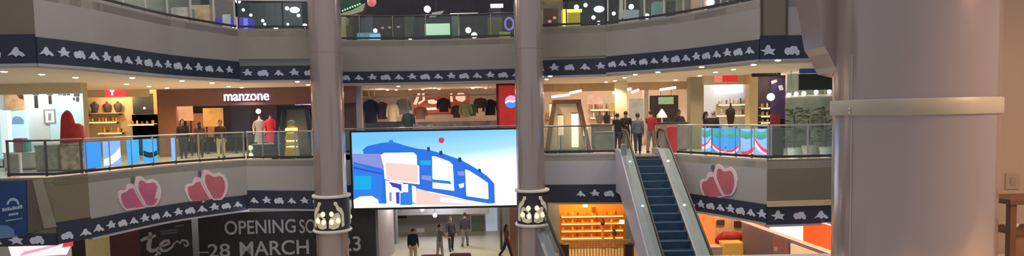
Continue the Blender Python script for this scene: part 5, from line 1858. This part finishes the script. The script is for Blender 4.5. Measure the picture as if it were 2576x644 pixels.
sgn('box', 1872, 2110, 556, 641, lit('white lit sign', (250, 240, 236), 1.0, .03), .0, .12)
sgn('red_panel', 1880, 1944, 560, 583, lit('red lit panel', (214, 84, 70), .7, .15), .12, .14)
sgn('orange_panel', 2030, 2110, 614, 641, lit('orange lit panel', (246, 84, 28), .95, .05), .12, .14)
sgn('edge_light', 1872, 2110, 556, 641, lit('peach edge light', (255, 180, 140), 1.2, .05), .12, .17, .10)
t = T('wall_poster', 'reddish poster on the mauve wall under the slanted sign', 'poster', RS.pt(RS.hit(1966, 620)[0], 0, RS.hit(1966, 650)[1]))
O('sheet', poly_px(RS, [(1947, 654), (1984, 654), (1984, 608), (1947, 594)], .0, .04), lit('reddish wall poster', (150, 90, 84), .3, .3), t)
O('pale_mark', poly_px(RS, [(1950, 630), (1958, 632), (1958, 622), (1950, 620)], .04, .05), M_WHITE, t)

S('wall_right_shop_inner', BOX(px_(1925, 27.3), px_(2120, 27.3), 27.3, 27.5, ZA, CEILA), mat('peach inner wall', (220, 186, 150), .7))
t = T('wall_light_box', 'glowing cream panel under the slanted sign by the near pillar', 'light panel', RS.pt(RS.hit(2040, 630)[0], 0, RS.hit(2040, 656)[1]))
O('sheet', poly_px(RS, [(1992, 660), (2100, 668), (2100, 652), (1992, 612)], .0, .05), lit('glowing cream', (246, 206, 160), .6, .1), t)

# ------------------------------------------------------------------ upper floor
S('wall_upper_back', BOX(-16.5, 6, 37, 37.2, ZC, 9.2), mat('night blue shop wall', (34, 32, 48), .7, noise=.2))
S('wall_upper_left_back', BOX(-17.3, -16.9, 18, 37, ZC, 9.2), mat('olive grey shop wall', (150, 148, 140), .6, noise=.1))
S('wall_upper_right_back', BOX(6.0, 13, 31, 31.2, ZC, 9.2), mat('umber shop wall', (74, 66, 58), .7, noise=.2))
ZF = ZC - .02


def upbox(name, label, cat, x0, y0, x1, y1, Y, d, m, part='body', ground=True):
    a, b = px_(x0, Y), px_(x1, Y)
    zt = at((x0 + x1) / 2, y0, Y).z
    zb_ = ZF if ground else at((x0 + x1) / 2, y1, Y).z
    t = T(name, label, cat, ((a + b) / 2, Y + d / 2, zb_))
    O(part, MB().box(a, b, Y, Y + d, zb_ + (.06 if ground else 0), zt, min(.03, d / 5)), m, t)
    if ground:
        O('plinth', MB().box(a + .03, b - .03, Y + .03, Y + d - .03, zb_, zb_ + .06), M_DKSTEEL, t)
    return t


# left part
upbox('display_stand', 'grey mauve clothes stand behind the upper left balustrade', 'stand', 444, 18, 486, 70, 27.2, .6, mat('mauve stand', (180, 168, 168), .8, noise=.45, scale=4))
upbox('display_stand', 'tan and brown stand behind the upper left balustrade posts', 'stand', 494, 12, 541, 70, 28.2, .6, mat('tan stand', (196, 164, 128), .8, noise=.35, scale=3))
S('wall_upper_maroon', BOX(px_(540, 33), px_(600, 33), 33, 33.2, ZC, 9.2), mat('maroon grey wall', (92, 76, 78), .7))
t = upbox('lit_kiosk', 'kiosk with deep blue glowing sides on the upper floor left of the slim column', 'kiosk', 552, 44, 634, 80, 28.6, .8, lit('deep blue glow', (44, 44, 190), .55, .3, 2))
O('white_panel', pbox(560, 36, 580, 72, 28.55, .04), lit('grey white panel', (176, 172, 178), .35, .2), t)
O('pink_panel', pbox(590, 42, 600, 70, 28.55, .04), lit('pinkish panel', (176, 150, 180), .35, .2), t)
O('bright_panel', pbox(613, 46, 623, 80, 28.55, .04), lit('bright blue strip', (110, 116, 250), .8, .1), t)
O('lamp', MB().ball(at(590, 71, 28.5), .11, .05, .07), lit('kiosk lamp', (220, 240, 250), 1.6, 0), t, True)
# dark glass shop with pendant lights
WGL2 = lit('white pendant glow', (246, 246, 255), 2.2, 0)
LAMPS = [(599, 2, 32, .13, 'oblong white pendant at the top edge, left of the slim column'), (612, 25, 33, .075, 'small dim pendant above the blue kiosk'), (631, 38, 33, .075, 'small pendant right over the blue kiosk'),
         (661, 52, 33, .08, 'pendant lamp in the dark shop, upper one of the near pair'), (666, 61, 34, .07, 'pendant lamp in the dark shop, lower one of the near pair'), (694, 70, 34, .11, 'low round lamp at the foot of the dark shop window'),
         (722, 21, 34, .1, 'pendant lamp left of the brightest lamp in the dark shop'), (741, 25, 33, .2, 'brightest big pendant lamp in the dark shop left of the column'), (751, 39, 34, .09, 'pendant lamp just below the brightest lamp in the dark shop'),
         (767, 65, 32, .11, 'low lamp beside the slim column on the upper floor'), (724, 61, 35, .07, 'dim small lamp low in the dark shop'),
         (1075, 23, 33, .17, 'bright round lamp above the mint lit counter'), (1178, 76, 32, .14, 'white lamp low behind the upper middle balustrade'), (1193, 89, 32, .15, 'lowest white lamp behind the upper middle balustrade'), (1032, 103 - 3, 32, .08, 'tiny lamp at the foot of the upper middle balustrade'),
         (1507, 23, 31, .2, 'bright slanted lamp right of the yellow lit frame'), (1473, 13, 32, .1, 'small pendant over the yellow lit frame'), (1450, 18, 32, .12, 'warm pendant close above the yellow lit frame'), (1493, 44, 32, .1, 'lower small lamp right of the yellow lit frame'),
         (1506, 57, 31.7, .09, 'small lamp at the rail right of the yellow lit frame'), (1544, 34, 31, .09, 'small lamp between the pale posts on the upper right'), (1588, 17, 30, .12, 'slanted lamp between the second and third pale post'), (1627, 41, 28.5, .12, 'lamp left of the teal display on the upper right'), (1787, 6, 26.5, .16, 'warm lamp at the top edge right of the pinkish store')]
for px, py, Y, r, lb in LAMPS:
    c = at(px, py, Y)
    t = T('pendant_lamp', lb, 'lamp', c)
    mb = MB()
    if r > .18:
        mb.ball(c, r * 1.25, r * .8, r * .75)
    else:
        mb.ball(c, r)
    O('globe', mb, WGL2, t, True)
    O('cord', MB().tube([(c.x, c.y, c.z + r * .7), (c.x, c.y, 9.2)], .008, 6), M_BLACK, t)
upbox('glass_shop_front', 'slate glass shop front on the upper floor left of the slim column', 'shop front', 640, 6, 770, 90, 36, .2, mat('slate glass front', (66, 68, 80), .55, noise=.1), 'pane')
# middle part
t = upbox('arched_sign', 'green arched sign with pale dots at the top edge beside the slim column', 'sign', 852, -30, 916, 24, 33.5, .2, mat('dark green sign', (24, 62, 50), .5), 'panel', False)
O('pale_arch', MB().prism([(at(x, y, 33.5).x, at(x, y, 33.5).z) for x, y in ((852, 38), (862, 33), (885, 26), (905, 16), (918, 8), (922, 18), (912, 28), (890, 36), (870, 40), (852, 42))], lambda u, v, d: (u, 33.5 - d, v), .0, .06), mat('pale green arch', (150, 170, 140), .5), t)
for i in range(8):
    O('dot', MB().ball(at(862 + i * 6.2, 27 - i * 2.4, 33.46), .05, .03, .05), lit('pale green dot', (150, 206, 170), .6, 0), t, True)
O('post', MB().box(px_(856, 33.6), px_(860, 33.6), 33.62, 33.7, ZF, at(858, 22, 33.6).z), M_DKSTEEL, t)
c = at(935, 5, 33)
t = T('paper_lantern', 'salmon pink round lantern at the top edge above the brown stall', 'lantern', c)
O('shade', MB().ball(c, .23, .23, .24), lit('salmon lantern', (216, 124, 116), .45, .1), t, True)
O('cord', MB().tube([(c.x, c.y, c.z + .2), (c.x, c.y, 9.2)], .01, 6), M_BLACK, t)
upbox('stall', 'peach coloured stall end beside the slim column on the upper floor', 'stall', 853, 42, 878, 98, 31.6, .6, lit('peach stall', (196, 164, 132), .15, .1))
t = upbox('stall', 'brown stall with a curved top next to the peach stall', 'stall', 879, 62, 893, 100, 31.5, .6, mat('brown stall', (128, 88, 58), .6, noise=.2))
O('curved_top', MB().tube([at(882, 62, 31.7), at(886, 50, 31.7), at(898, 40, 31.7), at(918, 32, 31.8), at(926, 14, 31.8)], [.14, .14, .1, .12, .16], 10), mat('umber curve', (84, 58, 44), .6), t, True)
upbox('display_stand', 'slate grey upright banner stand on the upper floor above the screen', 'stand', 914, 36, 942, 82, 31.9, .3, mat('slate stand', (104, 102, 116), .7, noise=.1))
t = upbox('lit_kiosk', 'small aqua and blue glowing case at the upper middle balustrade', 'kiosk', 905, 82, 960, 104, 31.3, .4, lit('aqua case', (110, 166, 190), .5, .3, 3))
O('bright_panel', pbox(930, 86, 957, 100, 31.26, .04), lit('aqua blue panel', (140, 196, 240), .9, .1), t)
O('lamp', MB().ball(at(944, 77, 31.5), .1), WGL2, t, True)
upbox('shop_counter', 'dark maroon counter with faint lights in the middle of the upper floor', 'counter', 962, 46, 1020, 102, 33, .8, mat('dark maroon counter', (64, 38, 50), .6, noise=.25))
for i, (px, py) in enumerate(((962, 70), (980, 69), (1002, 68))):
    c = at(px, py, 32.9)
    t = T('counter_light', ('left', 'middle', 'right')[i] + ' faint pink light on the dark maroon counter front', 'lamp', c)
    O('lens', MB().ball(c, .09, .05, .06), lit('faint pink light', (170, 130, 136), .6, 0), t, True)
    O('mount', MB().box(c.x - .03, c.x + .03, 32.9, 33.02, c.z - .02, c.z + .02), M_DKSTEEL, t)
upbox('display_stand', 'olive grey shelf stand beside the mint lit counter', 'stand', 1024, 38, 1046, 84, 32.4, .4, mat('olive stand', (96, 98, 84), .7, noise=.2))
t = upbox('shop_counter', 'mint glowing counter in the middle of the upper floor', 'counter', 1060, 48, 1140, 104, 32.2, .8, mat('dark green counter', (38, 56, 50), .5))
O('lit_front', pbox(1069, 59, 1132, 88, 32.14, .06, None, None, None, .03), lit('mint lit front', (196, 222, 190), 1.0, .08), t)
c = at(1098, 38, 33.5)
t = T('menu_board', 'grey tilted menu board above the mint counter', 'sign', c)
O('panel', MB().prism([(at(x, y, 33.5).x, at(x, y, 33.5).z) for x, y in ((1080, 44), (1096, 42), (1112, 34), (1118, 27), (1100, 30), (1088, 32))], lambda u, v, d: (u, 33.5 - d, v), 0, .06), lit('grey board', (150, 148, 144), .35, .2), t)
O('cord', MB().tube([(c.x, 33.47, c.z), (c.x, 33.47, 9.2)], .012, 6), M_DKSTEEL, t)
t = upbox('stall', 'pale framed stall with a white strip lamp right of the mint counter', 'stall', 1142, 40, 1160, 100, 31.9, .5, mat('pale green post', (120, 134, 118), .6))
O('strip_lamp', MB().box(px_(1139, 31.8), px_(1208, 31.8), 31.75, 31.85, at(1170, 37, 31.8).z, at(1170, 33, 31.8).z), lit('strip lamp white', (216, 226, 214), .8, 0), t)
upbox('display_stand', 'dark red and black stand right of the pale framed stall', 'stand', 1164, 46, 1222, 104, 32.6, .5, mat('dark red stand', (58, 40, 46), .7, noise=.4, scale=3))
t = upbox('stall', 'olive yellow stall panel beside the column right of the mint counter', 'stall', 1232, 44, 1268, 98, 31.4, .5, mat('olive yellow panel', (128, 118, 66), .6, noise=.1))
O('yellow_edge', MB().box(px_(1260, 31.3), px_(1288, 31.3), 31.28, 31.38, ZF + .1, at(1274, 80, 31.3).z), lit('yellow green edge', (160, 160, 70), .3, .1), t)
panel('mounted_light_box', 'white strip sign at the top edge left of the right slim column', 'sign', 1234, 12, 1266, 20, 33.5, lit('white strip sign', (226, 222, 236), 1.2, 0), .3)
upbox('stall_box', 'slate box below the white strip sign', 'box', 1236, 20, 1266, 42, 33.3, .5, mat('slate box', (70, 68, 86), .6))
c = at(1281, 60, 31.6)
t = T('neon_ring', 'violet neon ring beside the right slim column on the upper floor', 'sign', c)
mb = MB()
mb.tube([c + Vector((.2 * math.cos(a), 0, .27 * math.sin(a))) for a in [i * 2 * PI / 20 for i in range(21)]], .05, 8)
O('tube', mb, lit('violet neon', (150, 110, 214), .9, 0), t, True)
O('post', MB().box(c.x - .03, c.x + .03, 31.58, 31.64, ZF, c.z - .2), M_DKSTEEL, t)
# right part
upbox('stall', 'dark red stall right of the slim column on the upper floor', 'stall', 1372, 20, 1408, 70, 28.3, .5, mat('brick red stall', (112, 48, 36), .6, noise=.1))
for px, py, lb in ((1383, 54, 'lower'), (1395, 45, 'upper')):
    c = at(px, py, 28.25)
    t = T('counter_light', lb + ' pink spot light on the dark red stall', 'lamp', c)
    O('lens', MB().ball(c, .08, .05, .06), lit('pink spot', (220, 150, 140), .8, 0), t, True)
    O('mount', MB().box(c.x - .03, c.x + .03, 28.25, 28.32, c.z - .02, c.z + .02), M_DKSTEEL, t)
t = upbox('light_box_sign', 'bright yellow glowing square frame behind the upper right balustrade', 'light box', 1416, 24, 1463, 72, 28.0, .3, lit('yellow box face', (192, 164, 16), .55, .1), 'panel')
O('glow_edge', pbox(1416, 23, 1464, 31, 27.96, .06), lit('yellow glow edge', (255, 232, 100), 1.4, .05), t)
O('glow_edge', pbox(1416, 23, 1426, 66, 27.95, .06), MATS['yellow glow edge'], t)
upbox('shop_wall_unit', 'tan and olive shelf unit at the top edge right of the slim column', 'shelf unit', 1364, 0, 1420, 20, 30.6, .4, mat('tan olive unit', (120, 98, 62), .7, noise=.35, scale=3))
t = T('arch_frame', 'pale open archway frame between the upper right posts', 'frame', at(1580, 50, 29.2))
x0_, x1_ = px_(1566, 29.2), px_(1592, 29.2)
O('upright', MB().box(x0_ - .07, x0_ + .07, 29.2, 29.34, ZF, 8.6), M_POSTW, t)
O('foot_bar', MB().box(x0_, x1_, 29.2, 29.34, at(1580, 50, 29.2).z, at(1580, 45, 29.2).z), M_POSTW, t)
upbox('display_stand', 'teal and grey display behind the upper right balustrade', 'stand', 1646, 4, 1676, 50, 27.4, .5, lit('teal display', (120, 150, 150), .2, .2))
upbox('display_stand', 'dark stand beside the teal display on the upper right', 'stand', 1680, 2, 1702, 50, 27.6, .4, mat('ink stand', (52, 50, 46), .7))
upbox('display_stand', 'grey beige stand near the top edge on the upper right', 'stand', 1706, -6, 1738, 40, 26.8, .4, mat('grey beige stand', (134, 126, 114), .8, noise=.15))
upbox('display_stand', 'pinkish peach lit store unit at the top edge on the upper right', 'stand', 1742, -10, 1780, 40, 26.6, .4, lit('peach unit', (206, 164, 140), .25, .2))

# ------------------------------------------------------------------ near right: console table and socket
WD = mat('dark brown wood', (92, 58, 36), .5, noise=.25, scale=4)
TY = 6.0
xl = at(2540, 560, TY).x
ztop = at(2560, 502, TY).z
t = T('console_table', 'dark brown wooden table cut off at the lower right edge', 'table', (xl + .5, TY + .2, -.02))
O('top', MB().box(xl, xl + 1.1, TY, TY + .42, ztop - .05, ztop, .008), WD, t)
for xx in (xl + .02, xl + 1.02):
    for yy in (TY + .02, TY + .34):
        O('leg', MB().box(xx, xx + .06, yy, yy + .06, -.02, ztop - .05, .006), WD, t)
zs_ = at(2560, 583, TY).z
O('shelf', MB().box(xl + .04, xl + 1.06, TY + .03, TY + .4, zs_ - .035, zs_), WD, t)
O('lower_panel', MB().box(xl + .08, xl + 1.04, TY + .06, TY + .1, .15, zs_ - .035), mat('brown panel wood', (120, 84, 50), .5, noise=.2, scale=3), t)
t = T('bowl', 'small pale bowl on the shelf of the brown table', 'bowl', (at(2573, 584, TY).x, TY + .14, zs_))
O('body', MB().lathe([(.025, 0), (.03, .006), (.055, .03), (.062, .055), (.056, .055), (.045, .03), (.004, .014)], (at(2573, 584, TY).x, TY + .14, zs_), 28), mat('pale china', (226, 216, 204), .35), t, True)
c = at(2545, 456, 7.39)
t = T('wall_plate', 'faint grey square plate on the tan wall at the right edge', 'wall plate', (c.x, 7.4, c.z - .08))
O('plate', MB().box(c.x - .07, c.x + .09, 7.385, 7.4, c.z - .09, c.z + .09, .005), mat('grey wall plate', (160, 140, 120), .5), t)
O('rocker', MB().box(c.x - .02, c.x + .04, 7.378, 7.387, c.z - .04, c.z + .04), mat('plate rocker', (150, 130, 112), .5), t)

# ------------------------------------------------------------------ people
def on(px, Y, z=-.02):
    return (px_(px, Y), Y, z)


DEN = (44, 50, 74)
# middle floor, left: the dark clothed group in front of the store
person('person in a long dark coat and dark trousers, left one before the manzone store', on(458, 29.4), .5, (44, 36, 40), (40, 40, 44), 1.72, sleeve='long', head_turn=.3)
person('person in a brown top and dark trousers beside the dark coated one', on(500, 29.7), -2.6, (86, 56, 48), (38, 40, 44), 1.6, ((10, 4), (-8, 8)), skin=1, sleeve='long', long_hair=True)
person('person in a dark top and cream trousers standing behind the glass', on(553, 28.8), .2, (70, 48, 42), (206, 196, 160), 1.66, ((9, 2), (-9, 4)), sleeve='long')
# escalator top
person('person in black leaning at the rail left of the escalator top', on(1553, 27.6), 2.6, (26, 26, 34), (50, 50, 56), 1.62, sleeve='long', arms=((40, 10, 50), (35, 10, 50)))
person('person in a navy jacket and dark trousers beside the one in black', on(1574, 28.4), 2.9, (24, 26, 40), (34, 34, 42), 1.7, sleeve='long', arms=((30, 10, 60), (4, 8, 20)))
person('person in a grey top and dark blue trousers at the top of the escalator', on(1604, 26.1, -.005), 3.0, (84, 88, 100), (34, 38, 58), 1.62, ((16, 6), (-14, 14)), sleeve='long')
person('person in a red shirt and grey trousers right of the escalator top', on(1638, 26.9), 2.5, (140, 34, 36), (104, 98, 90), 1.72, ((8, 2), (-8, 6)), arms=((6, 10, 20), (50, 20, 40)))
person('person in a dark grey top with a pale emblem behind the dark counter', on(1708, 30.0), .1, (78, 74, 78), (50, 50, 54), 1.72, arms=((14, 18, 20), (10, 18, 20)))
person('person in black behind the glass right of the sage pillar, left one', on(1776, 27.0), 1.2, (30, 30, 36), (40, 40, 46), 1.62, sleeve='long', long_hair=True)
person('person in a dark top and pale scarf right of the sage pillar', on(1794, 27.6), -.6, (56, 54, 60), (46, 46, 50), 1.66, sleeve='long', scarf=(150, 148, 150))
# lower hall
person('person in a black top and khaki trousers walking in the lower hall, leftmost', on(1030, 30.2, ZA), 3.1, (26, 26, 42), (176, 160, 126), 1.66, ((10, 4), (-10, 12)), sleeve='long')
person('person in a grey top and white sleeves in the middle of the lower hall', on(1098, 31.0, ZA), 2.4, (112, 114, 112), (156, 150, 146), 1.68, ((8, 2), (-6, 6)), arms=((20, 24, 50), (10, 14, 30)))
person('person in dark clothes with a long dark coat in the lower hall', on(1127, 33.0, ZA), .3, (62, 60, 70), (54, 56, 62), 1.72, ((9, 2), (-9, 6)), sleeve='long', arms=((14, 10, 40), (4, 8, 20)))
person('person in a slate jacket and grey trousers walking at the back of the lower hall', on(1163, 34.0, ZA), 3.0, (54, 54, 66), (104, 104, 106), 1.76, ((12, 4), (-12, 14)), sleeve='long')
person('person in a maroon top and dark trousers walking beside the dark post', on(1268, 31.0, ZA), 1.9, (98, 48, 54), (46, 48, 58), 1.64, ((18, 4), (-16, 20)), skin=1, long_hair=True)

# ------------------------------------------------------------------ recessed downlights
def ring():
    mb = MB()
    mb.lathe([(.07, .0), (.115, .0), (.12, -.012), (.105, -.02), (.07, -.012)], (0, 0, 0), 24)
    return mb


D0 = None
DL = {'round recessed downlight in the cream ceiling over the left walkway': [(10, 178), (105, 185), (190, 193), (333, 194), (318, 210), (375, 216), (420, 220), (458, 202), (460, 225), (533, 207), (575, 216), (608, 219), (637, 223), (748, 204), (775, 212)],
      'round recessed downlight in the ceiling above the big screen': [(1002, 216), (975, 236), (997, 240), (1032, 240), (1064, 237), (1105, 238), (1190, 236), (1222, 238)],
      'round recessed downlight in the cream ceiling over the right walkway': [(1375, 198), (1384, 190), (1492, 228), (1525, 205), (1547, 202), (1571, 194), (1598, 186), (1655, 180), (1700, 200), (1765, 167), (1760, 189), (1773, 208), (1800, 180), (1780, 221), (1808, 224), (1845, 173), (1896, 161), (1957, 150)]}
spots = []
for lb, pts in DL.items():
    for px, py in pts:
        p = atz(px, py, CEILB)
        if p.y > 36:
            p = Vector((at(px, py, 36).x, 36, CEILB))
        if D0 is None:
            D0 = O('downlight', ring(), M_STEEL, None, True)
            mb = MB()
            mb.lathe([(.0005, -.012), (.085, -.012), (.085, -.03), (.05, -.045), (.0005, -.05)], (0, 0, 0), 20)
            lens = O('lens', mb, M_DOWN, D0, True, True)
            tag(D0, lb, 'downlight', lb.replace('round recessed downlight', 'downlights'))
            d = D0
            d.location = p
        else:
            d = dup(D0, p, None, lb, lb.replace('round recessed downlight', 'downlights'))
        spots.append(p)
for p in spots:
    light('SPOT', (p.x, p.y, CEILB - .07), 60 if -9 < p.x < .6 and p.y > 32 else 190, (255, 234, 204), .06, (0, 0, 0), 130, 'downlight_beam')

# shop and hall lamps
def lamp(px, Y, z, e, col=(255, 236, 210), r=.12):
    light('POINT', (px_(px, Y), Y, z), e, col, r, name='shop_or_fill_lamp')


for px, Y, e, c in ((60, 25.4, 60, (240, 248, 255)), (160, 25.4, 60, (236, 246, 255)), (270, 31.6, 90, (255, 226, 176)), (360, 31.6, 60, (255, 214, 140)), (490, 32.6, 90, (255, 214, 180)), (600, 33, 40, (226, 226, 255)), (700, 33, 50, (240, 226, 240)),
                    (960, 35.4, 110, (255, 232, 214)), (1090, 35.4, 130, (255, 226, 206)), (1200, 35.4, 110, (255, 232, 214)), (1430, 34.5, 230, (255, 226, 196)), (1540, 35, 240, (255, 232, 210)), (1640, 35.5, 170, (255, 236, 214)), (1720, 34, 60, (255, 236, 214)),
                    (1835, 29.6, 110, (246, 246, 255)), (1950, 28.2, 40, (255, 226, 206)), (2050, 26.6, 80, (246, 255, 240))):
    lamp(px, Y, 2.85, e * (.75 if px < 900 else .14 if px < 1300 else .42), c)
for px, Y, z, e, c in ((1490, 31.8, -2.3, 220, (255, 206, 120)), (1440, 31.8, -2.3, 140, (255, 206, 120)), (1100, 35.2, -2.6, 330, (206, 220, 255)), (1000, 32.0, -2.3, 160, (250, 240, 226)), (1200, 32.5, -2.3, 200, (250, 246, 230)),
                       (1830, 28.6, -2.4, 140, (255, 206, 160)), (2020, 25.0, -2.6, 60, (255, 226, 190)), (120, 25.6, -2.3, 80, (255, 236, 226)), (650, 26.9, -2.25, 40, (226, 226, 250))):
    lamp(px, Y, z, e * (.6 if 900 < px < 1300 else .45), c)
# upper floor glow
for px, Y, z, e in ((470, 29, 8.6, 110), (700, 33, 8.6, 130), (900, 33, 8.6, 130), (1080, 33, 8.6, 130), (1250, 33, 8.6, 130), (1440, 29.5, 8.6, 130), (1640, 28, 8.6, 160)):
    lamp(px, Y, z, e, (246, 236, 226))
light('POINT', (-13.8, 23.0, 8.7), 170, (246, 240, 228), .2, name='shop_or_fill_lamp')  # from here, fill lights added to brighten the dim upper floor sides
light('POINT', (-14.0, 31.0, 8.6), 180, (246, 240, 228), .2, name='shop_or_fill_lamp')
light('POINT', (-13.6, 26.0, 8.8), 260, (255, 236, 220), .2, name='shop_or_fill_lamp')
light('POINT', (8.5, 26.5, 8.8), 320, (255, 236, 220), .2, name='shop_or_fill_lamp')  # added fill for the right side of the upper floor
# unseen fill lamps added above the atrium; warm lamp over the near walkway, all facing down
def overhead_fill(loc, size, e, col, name, tilt=0.0):
    l = bpy.data.lights.new(name, 'AREA')
    l.shape = 'SQUARE'
    l.size = size
    l.energy = e
    l.color = lin(col)
    o = bpy.data.objects.new(name, l)
    o.location = loc
    o.rotation_euler = (tilt, 0, 0)
    COL.objects.link(o)


for x, y, e in ((-9, 13, 400), (-3.5, 17, 420), (3, 13, 400), (-3, 6, 440)):
    overhead_fill((x, y, 13.5), 4.0, e, (255, 248, 240), 'overhead_fill')
overhead_fill((5.5, 3.6, 3.3), 1.4, 210, (255, 204, 156), 'walkway_lamp')

# ------------------------------------------------------------------ world and view
w = bpy.data.worlds.new('hall')
SC.world = w
w.use_nodes = True
bg = w.node_tree.nodes['Background']
bg.inputs['Color'].default_value = (.92, .92, 1.0, 1)
bg.inputs['Strength'].default_value = .34
SC.view_settings.view_transform = 'Standard'
SC.view_settings.look = 'None'
SC.view_settings.gamma = 1
SC.view_settings.exposure = 0.0
SC.view_settings.use_curve_mapping = False
for o in bpy.data.objects:
    if '_dims' in o:
        del o['_dims']
